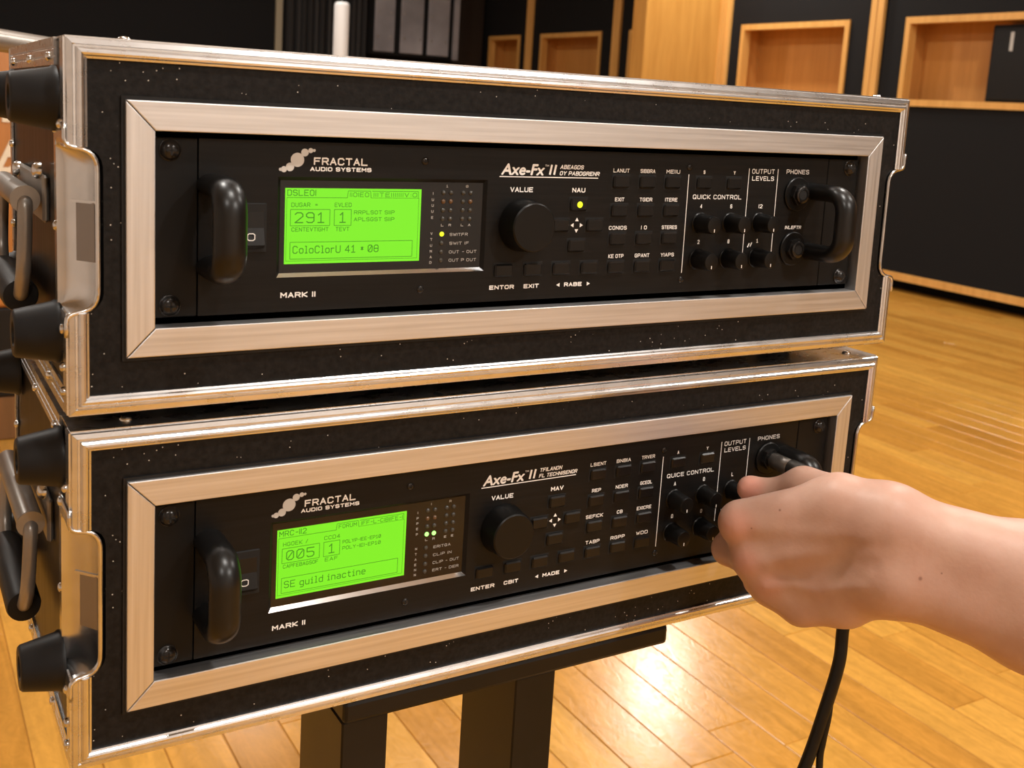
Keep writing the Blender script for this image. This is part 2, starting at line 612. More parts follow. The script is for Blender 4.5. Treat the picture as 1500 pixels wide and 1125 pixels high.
# ------------------------------------------------------------------ flight cases
HW, HH, DEP = 280.9, 88.1, 226.0


DISH = [(0, 50), (0, 46), (0, 43), (0.3, 41.2), (1.2, 39.8), (3.0, 38.9), (5.5, 38.4), (8.0, 37.9), (10.3, 36.9), (12.2, 35.2), (13.5, 32.8), (14.1, 30.0), (14.2, 26.0), (14.2, 13)]
DISH = [(d, -z) for d, z in DISH] + [(14.2, 0)] + [(d, z) for d, z in DISH[::-1]]   # (depth, height) along the dish's rim


def dish_g(y):
    return math.sqrt(max(0.0, 1 - (y / 23.0) ** 2))


TR = [(0, 1.0), (0.35, 0.0), (2.6, -0.5), (3.1, 0.35), (4.0, 0.35), (4.4, -0.9), (5.2, -1.7), (6.4, -1.9), (7.4, -1.4), (8.0, -0.6), (9.0, -0.2), (9.0, 2.2), (0, 2.2)]


def trim_bar(orient, side, a, b, m0, m1):
    """mitred edge moulding; orient h: along x at z = side*HH; v: along z at x = side*HW"""
    v = []
    n = len(TR)
    for end, mi, sg in ((a, m0, 1), (b, m1, -1)):
        for u, h in TR:
            t = end + (sg * (u + 0.05) if mi else 0)
            v.append((t, h, side * (HH - u)) if orient == 'h' else (side * (HW - u), h, t))
    f = [tuple(range(n)), tuple(range(2 * n - 1, n - 1, -1))] + [(i, (i + 1) % n, n + (i + 1) % n, n + i) for i in range(n)]
    mb_ = MB().add(v, f)
    mb_.hard = True
    if orient == 'h':
        z = side * HH
        mb_.box(a, b, 2.0, 30, min(z, z + side * 0.8), max(z, z + side * 0.8))
    else:
        x = side * HW
        mb_.box(min(x, x + side * 0.9), max(x, x + side * 0.9), 2.0, 12 if abs(side) else 12, min(a, b), max(a, b))
    return mb_


def frame_bar(orient, side):
    ow, oh, iw, ih = 255.3, 61.4, 241.95, 47.46
    g = 0.25
    v = []
    for y in (-2.07, 8.0):
        if orient == 'h':
            v += [(-ow + g, y, side * oh), (ow - g, y, side * oh), (iw - g, y, side * ih), (-iw + g, y, side * ih)]
        else:
            v += [(side * ow, y, -oh + g), (side * ow, y, oh - g), (side * iw, y, ih - g), (side * iw, y, -ih + g)]
    bm = bmesh.new()
    vs = [bm.verts.new(q) for q in v]
    for q in [(0, 1, 2, 3), (7, 6, 5, 4), (0, 4, 5, 1), (1, 5, 6, 2), (2, 6, 7, 3), (3, 7, 4, 0)]:
        bm.faces.new([vs[i] for i in q])
    bmesh.ops.recalc_face_normals(bm, faces=bm.faces)
    eds = [e for e in bm.edges if abs(e.verts[0].co.y + 2.07) < .01 and abs(e.verts[1].co.y + 2.07) < .01]
    bmesh.ops.bevel(bm, geom=eds, offset=0.5, segments=2, affect='EDGES', profile=0.5)
    bm.verts.index_update()
    mb_ = MB().add([q.co[:] for q in bm.verts], [[q.index for q in f.verts] for f in bm.faces])
    mb_.hard = True
    bm.free()
    return mb_


def flight_case(root, zf1, zf2, hz, swing):
    org = (0, 0, -HH)

    def part(name, mb_, m_, sm=35, parent=root, label=None):
        return link(name, mb_.mesh(name, org, sm), m_, parent, label)

    # black face board with the rack opening and the catch notches
    ih = 60.5
    rim = [(0, -87.5)] + [(d, z) for d, z in DISH if d > 0] + [(0, 87.5)]
    zs = [z for d, z in rim]
    fb = MB().box(-254, 254, 1.0, 9, ih, 87.5).box(-254, 254, 1.0, 9, -87.5, -ih)
    for s in (-1, 1):
        poly = [(s * (HW - 0.8 - (d + 1.0 if d > 0 else 0)), z) for d, z in rim]
        poly += [(s * 254, 87.5), (s * 254, -87.5)]
        n = len(zs)
        v = [(x, 1.0, z) for x, z in poly[:n]] + [(s * 254, 1.0, z) for z in zs] + [(x, 9.0, z) for x, z in poly[:n]] + [(s * 254, 9.0, z) for z in zs]
        f = []
        for i in range(n - 1):
            f += [(i, i + 1, n + i + 1, n + i), (2 * n + i, 2 * n + i + 1, 3 * n + i + 1, 3 * n + i), (i, i + 1, 2 * n + i + 1, 2 * n + i), (n + i, n + i + 1, 3 * n + i + 1, 3 * n + i)]
        f += [(0, n, 3 * n, 2 * n), (n - 1, 2 * n - 1, 4 * n - 1, 3 * n - 1)]
        fb.add(v, f)
    part('face_board', fb, board_m)
    # shell
    part('top_panel', MB().box(-HW + 1, HW - 1, 9, DEP, HH - 8, HH - 0.6), board_m)
    part('bottom_panel', MB().box(-HW + 1, HW - 1, 9, DEP, -HH + 0.6, -HH + 8), board_m)
    part('back_panel', MB().box(-HW + 10, HW - 10, DEP - 8, DEP - 0.5, -HH + 8, HH - 8), lam_m)
    for s in (-1, 1):
        x0, x1 = sorted((s * (HW - 0.4), s * (HW - 9)))
        sp = MB().box(x0, x1, 27, DEP, -HH + 1, HH - 1).box(x0, x1, 9, 27, 44, HH - 1).box(x0, x1, 9, 27, -HH + 1, -44)
        part('side_panel', sp, lam_m)
    # mouldings on the front edge
    for s in (-1, 1):
        part('edge_trim', trim_bar('h', s, -HW, HW, True, True), trim_m)
        for q in (-1, 1):
            if q > 0:
                part('edge_trim', trim_bar('v', s, 38.8, HH, False, True), trim_m)
            else:
                part('edge_trim', trim_bar('v', s, -HH, -38.8, True, False), trim_m)
    # corner angles running back along the top and bottom edges
    for sx in (-1, 1):
        for sz in (-1, 1):
            X, Z = sx * (HW + 0.9), sz * (HH + 0.9)
            pf = [(0, 0), (0, 4.4), (0.7, 4.8), (0.7, 5.2), (0, 5.6), (0, 8.4), (0.7, 8.8), (0.7, 9.2), (0, 9.6), (0, 13), (1.4, 13), (1.4, 1.4),
                  (24, 1.4), (24, 0), (16.6, 0), (16.2, 0.7), (15.8, 0.7), (15.4, 0), (9.6, 0), (9.2, 0.7), (8.8, 0.7), (8.4, 0)]
            poly = [(X - sx * u, Z - sz * w_) for u, w_ in pf]
            part('corner_angle', MB().prism(poly, 'y', 30.5 if sz > 0 else 12.5, DEP + 1), trim_m)
    # upright edging at the back corners
    for sx in (-1, 1):
        x0, x1 = sorted((sx * (HW + 1.2), sx * (HW - 12)))
        part('back_edging', MB().box(x0, x1, DEP - 1, DEP + 1.4, -HH, HH).box(sx * HW if sx > 0 else -HW - 1.2, HW + 1.2 if sx > 0 else -HW, DEP - 7, DEP, -HH + 12, HH - 12), trim_m)
    # brushed rack frame, four mitred rails
    for s in (-1, 1):
        part('frame_rail', frame_bar('h', s), frameh_m)
        part('frame_rail', frame_bar('v', s), framev_m)
    # shadow gap round the frame, painted in as a near-black band
    shade_band = MB().box(-257, 257, -0.2, 2, 61.4, 63.2).box(-257, 257, -0.2, 2, -63.2, -61.4).box(-257, -255.3, -0.2, 2, -61.4, 61.4).box(255.3, 257, -0.2, 2, -61.4, 61.4)
    part('frame_shadow_band', shade_band, rubber_m)
    # catch dishes
    for s in (-1, 1):
        ys = [-0.6, 2, 4, 6, 8, 10, 12, 14, 16, 18, 19.5, 21, 22, 22.6, 23, 27.5]
        zz = DISH
        v = [(s * (HW + 0.9 - d * dish_g(max(y, 0))), y, z) for y in ys for d, z in zz]
        nz_ = len(zz)
        f = [(i * nz_ + k, i * nz_ + k + 1, (i + 1) * nz_ + k + 1, (i + 1) * nz_ + k) for i in range(len(ys) - 1) for k in range(nz_ - 1)]
        ds = part('catch_dish', MB().add(v, f), steel_m, 60)
        so = ds.modifiers.new('thickness', 'SOLIDIFY')
        so.thickness = 0.0018
        so.offset = 0
        if s < 0:
            poly = [(-268.0, 2.0), (-274.6, 11.0), (-275.6, 10.3), (-269.0, 1.3)]
            part('catch_plate', MB().prism(poly, 'z', -15, 13), greysteel_m)
            poly = [(-267.2, 1.6), (-277.0, 12.6), (-278.0, 11.6), (-268.2, 0.6)]
            part('catch_hook', MB().prism(poly, 'z', 12.6, 14.0), steel_m)
        for ry, rz in ((25.0, 0), (24, 46.5), (24, -46.5), (9, -47.5)):
            part('rivet', MB().lathe([(2.6, -0.4), (2.6, 0.9), (2.0, 1.7), (0.8, 2.1)], (s * (HW + 1.0), ry, rz), (s, 0, 0), 14), steel_m, 60)
    # cone rubber feet on the left side (the side the case is stood on)
    for yc in (26.5, 204):
        for zc in (zf1, zf2):
            ft = part('rubber_foot', MB().lathe([(15.6, 0), (15.6, 1.6), (14.8, 2.6), (11.6, 19.6), (10.6, 20.6), (6.4, 20.4), (5.2, 17), (4, 17)], (-HW - 0.9, yc, zc), (-1, 0, 0), 40), rubber_m, 50)
            part('screw', MB().lathe([(2.6, 16.8), (2.6, 18), (1.2, 18.8)], (-HW - 0.9, yc, zc), (-1, 0, 0), 14), steel_m, 60, ft)
    for ry, rz in ((10.5, zf1 - 11), (45, 80), (120, 80), (200, 80), (216, 30), (216, -20), (9, -66), (9, -78), (60, -82), (150, -82)):
        part('rivet', MB().lathe([(2.4, -0.4), (2.4, 0.9), (1.8, 1.7), (0.7, 2.1)], (-HW - 0.9, ry, rz), (-1, 0, 0), 14), steel_m, 60)
    for rx, ry in ((-253, 14), (262, 14)):
        part('rivet', MB().lathe([(3.2, -0.4), (3.2, 0.7), (2.2, 1.5), (0.9, 1.9)], (rx, ry, HH + 0.8), (0, 0, 1), 16), steel_m, 60)
    # lift handle on the left side: clamp sleeve, two arms, rubber grip
    hx = -HW - 11.0
    h = empty('lift_handle', (hx / 1000, 0.118, (hz + HH) / 1000), (0, swing, 0))
    h.parent = root
    ho = (hx, 118, hz)

    def hp(name, mb_, m_, sm=45):
        return link(name, mb_.mesh(name, ho, sm), m_, h)

    hp('sleeve', MB().lathe([(6.4, -54), (6.6, -53), (6.6, 53), (6.4, 54)], (hx, 118, hz), (0, 1, 0), 24), handle_m)
    hp('sleeve_lip', MB().lathe([(5.6, -56), (7.1, -56), (7.1, -54.5), (6.6, -54)], (hx, 118, hz), (0, 1, 0), 24), handle_m)
    for s in (-1, 1):
        y = 118 + s * 49
        pts = spline([(hx, y - s * 8, hz + 1), (hx, y + s * 5, hz - 1), (hx, y + s * 8, hz - 9), (hx, y + s * 7, hz - 34), (hx, y, hz - 46), (hx, y - s * 6, hz - 51), (hx, y - s * 14, hz - 52)], 6)
        hp('arm', MB().tube(pts, 3.7, 16), handle_m)
    hp('grip', MB().lathe([(4, -46), (8.4, -45.5), (9.0, -43), (9.0, 43), (8.4, 45.5), (4, 46)], (hx, 118, hz - 51), (0, 1, 0), 26), rubber_m)
    part('handle_plate', MB().bbox(-HW - 3.0, -HW + 0.2, 62, 174, hz - 12, hz + 12, 1.2, 1), handle_m)
    for y in (72, 164):
        part('bolt', MB().lathe([(4.4, -0.4), (4.4, 2), (3.2, 3.6), (1.2, 4.2)], (-HW - 2.6, y, hz + (14 if y < 100 else 9)), (-1, 0, 0), 14), steel_m, 60)
    # rubber feet under the case
    for x in (-228, 228):
        part('base_foot', MB().lathe([(13, 0.5), (13, -3), (11.5, FOOT[0]), (4, FOOT[0])], (x, 58, -HH), (0, 0, 1), 24), rubber_m, 50)
        part('base_foot', MB().lathe([(13, 0.5), (13, -2), (11.5, FOOT[1]), (4, FOOT[1])], (x, 190, -HH), (0, 0, 1), 24), rubber_m, 50)


EU_U = (-0.0140446, -0.0020307, 0.0)
EU_L = (0.0, 0.0020060, 0.0039605)
CU = Vector((0, 0, 0))
CL = Vector((1.001, 2.438, -187.209))


def place(name, C_, eu, loc):
    q = Euler(eu).to_matrix() @ Vector(loc) + C_
    return empty(name, Wm(*q), eu)


FOOT = (-10.3, -8.4)
cu_ = place('flight_case', CU, EU_U, (0, 0, -HH))
tag(cu_, 'black and aluminium rack flight case on top of the other, holding the unit showing 291', 'flight case')
flight_case(cu_, 60, -52, 9, R(2))
FOOT = (-4.5, -4.5)
cl_ = place('flight_case', CL, EU_L, (0, 0, -HH))
tag(cl_, 'black and aluminium rack flight case standing on the black stand, under the other case', 'flight case')
flight_case(cl_, 69, -41, 21, R(3))

# ------------------------------------------------------------------ rack processors
PY = 5.13
PX = 0.0


O_ = [(1, 0), (3, 0), (4, 1), (4, 5), (3, 6), (1, 6), (0, 5), (0, 1), (1, 0)]
STROKES = {
    'A': [[(0, 0), (2, 6), (4, 0)], [(0.7, 2), (3.3, 2)]], 'B': [[(0, 0), (0, 6), (3, 6), (4, 5.2), (4, 3.9), (3, 3.2), (0, 3.2)], [(3, 3.2), (4, 2.4), (4, 0.8), (3, 0), (0, 0)]],
    'C': [[(4, 1.2), (3, 0), (1, 0), (0, 1), (0, 5), (1, 6), (3, 6), (4, 4.8)]], 'D': [[(0, 0), (0, 6), (3, 6), (4, 5), (4, 1), (3, 0), (0, 0)]],
    'E': [[(4, 0), (0, 0), (0, 6), (4, 6)], [(0, 3.1), (3.4, 3.1)]], 'F': [[(0, 0), (0, 6), (4, 6)], [(0, 3.1), (3.3, 3.1)]],
    'G': [[(4, 4.9), (3, 6), (1, 6), (0, 5), (0, 1), (1, 0), (3, 0), (4, 1), (4, 2.8), (2.2, 2.8)]], 'H': [[(0, 0), (0, 6)], [(4, 0), (4, 6)], [(0, 3), (4, 3)]],
    'I': [[(0, 0), (0, 6)]], 'K': [[(0, 0), (0, 6)], [(4, 6), (0.3, 2.8), (4, 0)]], 'L': [[(0, 6), (0, 0), (4, 0)]], 'M': [[(0, 0), (0, 6), (2.2, 2.4), (4.4, 6), (4.4, 0)]],
    'N': [[(0, 0), (0, 6), (4, 0), (4, 6)]], 'O': [O_], 'P': [[(0, 0), (0, 6), (3, 6), (4, 5.2), (4, 3.4), (3, 2.6), (0, 2.6)]], 'Q': [O_, [(2.6, 1.6), (4.2, -0.2)]],
    'R': [[(0, 0), (0, 6), (3, 6), (4, 5.2), (4, 3.6), (3, 2.8), (0, 2.8)], [(2.4, 2.8), (4, 0)]], 'S': [[(4, 5), (3, 6), (1, 6), (0, 5.2), (0, 3.8), (1, 3.1), (3, 3.1), (4, 2.4), (4, 0.8), (3, 0), (1, 0), (0, 1)]],
    'T': [[(0, 6), (4, 6)], [(2, 6), (2, 0)]], 'U': [[(0, 6), (0, 1), (1, 0), (3, 0), (4, 1), (4, 6)]], 'V': [[(0, 6), (2, 0), (4, 6)]], 'W': [[(0, 6), (1.2, 0), (2.4, 4.6), (3.6, 0), (4.8, 6)]],
    'X': [[(0, 0), (4, 6)], [(0, 6), (4, 0)]], 'Y': [[(0, 6), (2, 3), (4, 6)], [(2, 3), (2, 0)]],
    '0': [O_, [(0.8, 1.2), (3.2, 4.8)]], '1': [[(0.4, 4.6), (1.8, 6), (1.8, 0)], [(0.2, 0), (3.4, 0)]], '2': [[(0, 5), (1, 6), (3, 6), (4, 5), (4, 3.8), (0, 0), (4, 0)]],
    '4': [[(3, 0), (3, 6), (0, 1.8), (4, 1.8)]], '5': [[(4, 6), (0, 6), (0, 3.4), (3, 3.4), (4, 2.6), (4, 0.9), (3, 0), (0.8, 0), (0, 0.8)]],
    '6': [[(4, 5.2), (3, 6), (1, 6), (0, 5), (0, 1), (1, 0), (3, 0), (4, 1), (4, 2.4), (3, 3.2), (0, 3.2)]], '8': [O_, [(0.2, 3.1), (3.8, 3.1)]],
    '9': [[(0.2, 0.6), (1, 0), (3, 0), (4, 1), (4, 5), (3, 6), (1, 6), (0, 5), (0, 3.8), (1, 3), (4, 3)]],
    '-': [[(0.6, 3), (3, 3)]], '=': [[(0.4, 3.8), (3.4, 3.8)], [(0.4, 2.4), (3.4, 2.4)]], '/': [[(0.6, 0), (3.2, 6)]], ':': [[(0.5, 1.4), (0.5, 1.9)], [(0.5, 4), (0.5, 4.5)]], '*': [[(1, 2.2), (3, 4.2)], [(1, 4.2), (3, 2.2)], [(2, 1.8), (2, 4.6)]],
    'b': [[(0, 6), (0, 0), (2.6, 0), (3.4, 0.8), (3.4, 2.6), (2.6, 3.4), (0.2, 3.4)]],
    'o': [[(0.8, 0), (2.6, 0), (3.4, 0.8), (3.4, 3.2), (2.6, 4), (0.8, 4), (0, 3.2), (0, 0.8), (0.8, 0)]], 'l': [[(0, 6), (1, 6), (1, 0)], [(0, 0), (2, 0)]], 'r': [[(0, 0), (0, 4)], [(0, 3), (1, 4), (2.6, 4)]],
    'g': [[(3.4, 3.2), (2.6, 4), (0.8, 4), (0, 3.2), (0, 1), (0.8, 0.2), (3.4, 0.2)], [(3.4, 4), (3.4, -1), (2.6, -1.8), (0.4, -1.8)]], 'u': [[(0, 4), (0, 0.8), (0.8, 0), (3.4, 0)], [(3.4, 4), (3.4, 0)]],
    'i': [[(0, 4), (1, 4), (1, 0)], [(0, 0), (2, 0)], [(1, 5.2), (1, 5.8)]], 'd': [[(3.4, 6), (3.4, 0), (0.8, 0), (0, 0.8), (0, 3.2), (0.8, 4), (3.4, 4)]], 'n': [[(0, 0), (0, 4), (2.6, 4), (3.4, 3.2), (3.4, 0)]],
    'a': [[(0.4, 4), (2.6, 4), (3.4, 3.2), (3.4, 0), (0.8, 0), (0, 0.6), (0, 1.6), (0.8, 2.2), (3.4, 2.2)]], 'c': [[(3.4, 3.4), (2.6, 4), (0.8, 4), (0, 3.2), (0, 0.8), (0.8, 0), (2.6, 0), (3.4, 0.6)]],
    't': [[(1, 5.6), (1, 0.8), (1.8, 0), (3, 0)], [(0, 4), (2.8, 4)]], 'e': [[(0, 2.1), (3.4, 2.1), (3.4, 3.2), (2.6, 4), (0.8, 4), (0, 3.2), (0, 0.8), (0.8, 0), (3, 0)]]}


def stroke_mesh(s, x0, x1, zb, zt, y, org, shear=0.0, th=0.45):
    lines, cx = [], 0.0
    for ch in s:
        if ch == ' ':
            cx += 3.0
            continue
        st_ = STROKES.get(ch) or STROKES[ch.upper()]
        mxx = max(q[0] for l in st_ for q in l)
        lines += [[(q[0] + cx, q[1]) for q in l] for l in st_]
        cx += mxx + 1.9
    a = min(q[0] for l in lines for q in l)
    b = max(q[0] for l in lines for q in l)
    h = th / 2
    kx = (x1 - x0 - th) / max(b - a, 0.01) if b - a > 0.05 else 0.0
    kz = (zt - zb - th) / 6.0
    mb_ = MB()
    for l in lines:
        P = [Vector((x0 + h + (q[0] - a) * kx + (0.5 * (x1 - x0 - th) if kx == 0 else 0) + shear * q[1] * kz, zb + h + q[1] * kz)) for q in l]
        for p_, q_ in zip(P[:-1], P[1:]):
            d = (q_ - p_)
            if d.length < 1e-6:
                continue
            d.normalize()
            n = Vector((-d.y, d.x)) * h
            e_ = d * h * 0.8
            y -= th * 0.012
            mb_.add([(v_.x, y, v_.y) for v_ in (p_ - n - e_, q_ - n + e_, q_ + n + e_, p_ + n - e_)], [(0, 1, 2, 3)])
    return mb_.mesh('lettering', org, 0)


def text_mesh(s, x0, x1, zb, zt, y, org, shear=0.0, fat=0.0):
    cu2 = bpy.data.curves.new('t', 'FONT')
    cu2.body = s
    cu2.shear = shear
    cu2.resolution_u = 3
    o = bpy.data.objects.new('t', cu2)
    COL.objects.link(o)
    dg = bpy.context.evaluated_depsgraph_get()
    me = bpy.data.meshes.new_from_object(o.evaluated_get(dg))
    bpy.data.objects.remove(o)
    bpy.data.curves.remove(cu2)
    xs = [v.co.x for v in me.vertices]
    ys = [v.co.y for v in me.vertices]
    a, b, c, d = min(xs), max(xs), min(ys), max(ys)
    pts = [(x0 + (v.co.x - a) / max(b - a, 1e-6) * (x1 - x0), y, zb + (v.co.y - c) / max(d - c, 1e-6) * (zt - zb)) for v in me.vertices]
    fs = [tuple(p_.vertices) for p_ in me.polygons]
    bpy.data.meshes.remove(me)
    mb_ = MB()
    for k_, (dx, dz) in enumerate(((0, 0), (fat, 0), (-fat, 0), (0, fat), (0, -fat)) if fat else ((0, 0),)):
        mb_.add([(p_[0] + dx, p_[1] - 0.008 * k_, p_[2] + dz) for p_ in pts], fs)
    return mb_.mesh('lettering', org, 0)


def processor(root, T):
    org = (0, PY, -44.05)

    def part(name, mb_, m_, sm=35, parent=root, label=None):
        return link(name, mb_.mesh(name, org, sm), m_, parent, label)

    def txt(s, x0, x1, zb, zt, m_=print_m, parent=None, y=PY - 0.06, shear=0.0, th=0.5, name='lettering'):
        return link(name, stroke_mesh(s, x0, x1, zb, zt, y, org, shear, th), m_, parent or plate)

    def big(s, x0, x1, zb, zt, fat):
        return link('lettering', text_mesh(s, x0, x1, zb, zt, PY - 0.06, org, 0.2, fat), print_m, plate)

    def flat(name, quads, m_, parent, y=PY - 0.06):
        mb_ = MB()
        for q in quads:
            n = len(q)
            mb_.add([(x, y, z) for x, z in q], [tuple(range(n))])
        return link(name, mb_.mesh(name, org, 0), m_, parent)

    wx0, wx1, wz = -178.6, -56.4, 26.0
    p = MB().box(-218.7, wx0, PY, PY + 3, -44.05, 44.05).box(wx1, 211.6, PY, PY + 3, -44.05, 44.05)
    p.box(wx0, wx1, PY, PY + 3, wz, 44.05).box(wx0, wx1, PY, PY + 3, -44.05, -wz)
    plate = part('faceplate', p, plate_m)
    part('chassis', MB().box(-217, 217, PY + 6, PY + 195, -43, 43), gap_m)
    for x0, x1 in ((-241.3, -219.3), (212.3, 241.3)):
        part('rack_ear', MB().bbox(x0, x1, PY - 0.1, PY + 3, -44.05, 44.05, 0.4, 1), ear_m)
    for x in (-232.55, 232.55):
        for z in (-38.1, 38.1):
            sc2 = part('rack_screw', MB().lathe([(5.4, 0), (5.4, 0.5), (4.9, 0.7), (4.6, 1.6), (3.4, 2.9), (1.6, 3.5), (0.3, 3.6)], (x, PY - 0.1, z), (0, -1, 0), 24), screwm, 60)
            part('cross_slot', MB().box(x - 2.4, x + 2.4, PY - 3.75, PY - 3.0, z - 0.5, z + 0.5).box(x - 0.5, x + 0.5, PY - 3.75, PY - 3.0, z - 2.4, z + 2.4), gap_m, 35, sc2)
    # display window
    dw = part('display_window', MB().box(wx0 + 1.2, wx1 - 1.2, PY + 2.0, PY + 5, -wz + 1.2, wz - 1.2), glass_m)
    b = 1.9

    def bev(pts):
        return MB().add(pts, [(0, 1, 2, 3)])
    yi = PY + 2.0
    part('window_bevel', bev([(wx0, PY - 0.05, -wz), (wx1, PY - 0.05, -wz), (wx1 - b, yi, -wz + b), (wx0 + b, yi, -wz + b)]), bevel_glint_m, 0, dw, 'lower bevel with ceiling-light glint put into its colour')
    part('window_bevel', bev([(wx0, PY - 0.05, wz), (wx1, PY - 0.05, wz), (wx1 - b, yi, wz - b), (wx0 + b, yi, wz - b)]), plate_m, 0, dw)
    part('window_bevel', bev([(wx0, PY - 0.05, -wz), (wx0, PY - 0.05, wz), (wx0 + b, yi, wz - b), (wx0 + b, yi, -wz + b)]), plate_m, 0, dw)
    part('window_bevel', bev([(wx1, PY - 0.05, -wz), (wx1, PY - 0.05, wz), (wx1 - b, yi, wz - b), (wx1 - b, yi, -wz + b)]), plate_m, 0, dw)
    gy = PY + 2.0
    lcd = part('lcd_screen', MB().box(-174.1, -96.7, gy - 0.1, gy + 0.5, -19.4, 20.2), lcd_m, 0, dw, 'glowing green screen')
    ly = gy - 0.16

    def lt(s, x0, x1, zb, zt, th=0.3):
        txt(s, x0, x1, zb, zt, lcdt_m, dw, ly, 0.0, th, 'lcd_lettering')

    def seg(x0, z0, x1, z1, t=0.28):
        d = Vector((x1 - x0, z1 - z0))
        n = Vector((-d.y, d.x)).normalized() * t / 2
        return [(x0 - n.x, z0 - n.y), (x1 - n.x, z1 - n.y), (x1 + n.x, z1 + n.y), (x0 + n.x, z0 + n.y)]

    def rect(x0, x1, z0, z1, t=0.3):
        return [seg(x0, z0, x1, z0, t), seg(x0, z1, x1, z1, t), seg(x0, z0, x0, z1, t), seg(x1, z0, x1, z1, t)]
    flat('lcd_lines', [seg(-173.2, 15.3, -140, 15.3), seg(-140, 15.3, -139.6, 18.9), seg(-139.6, 18.9, -126.9, 18.9), seg(-126.9, 18.9, -126.5, 15.3),
                       seg(-126.5, 15.3, -98.2, 15.3, .2), seg(-126, 18.9, -98.6, 18.9), seg(-98.6, 18.9, -98.6, 15.3), seg(-173.2, 15.3, -173.2, -17.8, .2), seg(-98.2, 15.3, -98.2, -17.8, .2), seg(-173.2, -17.8, -98.2, -17.8, .2)]
         + rect(-171.1, -149.6, 0.6, 9.1) + rect(-147.1, -137.6, 0.6, 9.1) + rect(-171, -101.2, -16.8, -8.0), lcdt_m, dw, ly)
    t = T['lcd']
    lt(t[0], -173, -157.5, 16.2, 19.4, 0.4)
    lt(t[1], -138.6, -127.8, 15.8, 18.2)
    lt(t[2], -125, -99.4, 15.8, 18.2)
    lt(t[3], -170.7, -156.5, 10.4, 12.7)
    lt(t[4], -147, -137.6, 10.4, 12.7)
    lt(t[5], -168.8, -152.6, 2.0, 7.7, 0.55)
    lt('1', -144.2, -140.6, 2.0, 7.7, 0.55)
    lt(t[6], -136, -112.6, 6.5, 8.6)
    lt(t[7], -136, -112.6, 2.8, 4.9)
    lt(t[8], -170.4, -150.2, -2.4, -0.2)
    lt(t[9], -146.2, -138.5, -2.4, -0.2)
    lt(t[10], -169.6, -121.4, -14.0, -9.9, 0.45)

    # LEDs
    def led(x, z, m_):
        part('led', MB().lathe([(1.35, 0), (1.35, 0.3), (0.9, 0.8), (0.2, 1.0)], (x, gy, z), (0, -1, 0), 14), m_, 60, dw)
    for i, x in enumerate((-83.1, -78.4, -70.7, -66.0)):
        for j, z in enumerate((18.4, 13.5, 8.6, 3.8)):
            led(x, z, T['grid'].get((i, j), led_off))
    for j, z in enumerate((-4.7, -9.8, -14.8, -19.5)):
        led(-83.2, z, T['col'].get(j, led_off))
    dt = dict(parent=dw, y=gy - 0.06, m_=printd_m, th=0.28)
    txt(T['top'][0], -81.6, -80.4, 21.4, 22.9, **dt)
    txt(T['top'][1], -69.2, -67.6, 21.4, 22.9, **dt)
    for i, (x, c) in enumerate(zip((-83.1, -78.4, -70.7, -66.0), T['lr'])):
        txt(c, x - 0.8, x + 0.8, -0.4, 1.0, **dt)
    for j, (c, z) in enumerate(zip(T['v1'], (17.9, 14.5, 11.3, 8.0, 4.6))):
        txt(c, -90.2, -88.9, z - .75, z + .75, **dt)
    for j, (c, z) in enumerate(zip(T['v2'], (-4.4, -7.7, -11, -14.3, -17.5, -20.6))):
        txt(c, -90.2, -88.9, z - .75, z + .75, **dt)
    for c, z, x1 in zip(T['side'], (-5.0, -10.0, -14.9, -19.6), (-66.8, -65.8, -60.6, -60.6)):
        txt(c, -78.2, x1, z - 0.85, z + 0.85, **dt)
    # company mark and names
    for x, z, r_ in ((-168.6, 34.8, 3.6), (-164.7, 38.6, 2.0), (-161.6, 39.7, 1.3), (-159.7, 39.8, 0.75), (-172.5, 31.1, 2.2), (-175.7, 29.9, 1.55), (-177.5, 29.8, 0.8)):
        mb_ = MB().lathe([(r_, 0.03), (r_, 0.07)], (x, PY, z), (0, -1, 0), 28)
        link('logo_dot', mb_.mesh('logo_dot', org, 30), logo_m, plate)
    txt('FRACTAL', -159.8, -130.0, 32.4, 36.3, th=0.75)
    txt('AUDIO SYSTEMS', -161.7, -127.8, 29.2, 31.4, th=0.5)
    txt('MARK II', -176.3, -157.3, -36.8, -33.9, th=0.65)
    big('Axe-Fx', -47.8, -18.9, 29.3, 35.4, 0.28)
    txt('TM', -18.6, -16.0, 34.3, 35.4, th=0.2)
    txt('II', -15.7, -11.4, 29.5, 35.6, th=1.35, shear=0.2)
    flat('underline', [seg(-48.9, 28.1, 19.4, 28.1, 0.55)], print_m, plate)
    txt(T['sub'][0], -8.1, 8.2, 33.1, 35.6, shear=0.22, th=0.5)
    txt(T['sub'][1], -8.4, 19.8, 29.4, 31.9, shear=0.22, th=0.5)
    txt('VALUE', -41.4, -26.1, 19.3, 22.2, th=0.62)
    txt(T['nav'], 1.3, 10.6, 19.4, 22.2, th=0.62)
    txt(T['enter'], -52.1, -35.7, -37.2, -34.7, th=0.62)
    txt(T['exit'], -29.0, -18.5, -37.2, -34.7, th=0.62)
    txt(T['page'], -0.6, 12.1, -37.2, -34.7, th=0.62)
    flat('arrow_mark', [[(-6.2, -36), (-3.8, -37.2), (-3.8, -34.8)]], print_m, plate)
    flat('arrow_mark', [[(18.3, -36), (15.9, -37.2), (15.9, -34.8)]], print_m, plate)
    for q in ([(4.6, 2.2), (7.2, 2.2), (5.9, 4.4)], [(4.6, -2.6), (7.2, -2.6), (5.9, -4.8)], [(3.7, 1.1), (3.7, -1.5), (1.5, -0.2)], [(8.2, 1.1), (8.2, -1.5), (10.4, -0.2)]):
        flat('arrow_mark', [q], print_m, plate)
    # buttons
    bw, bh = 6.0, 3.7

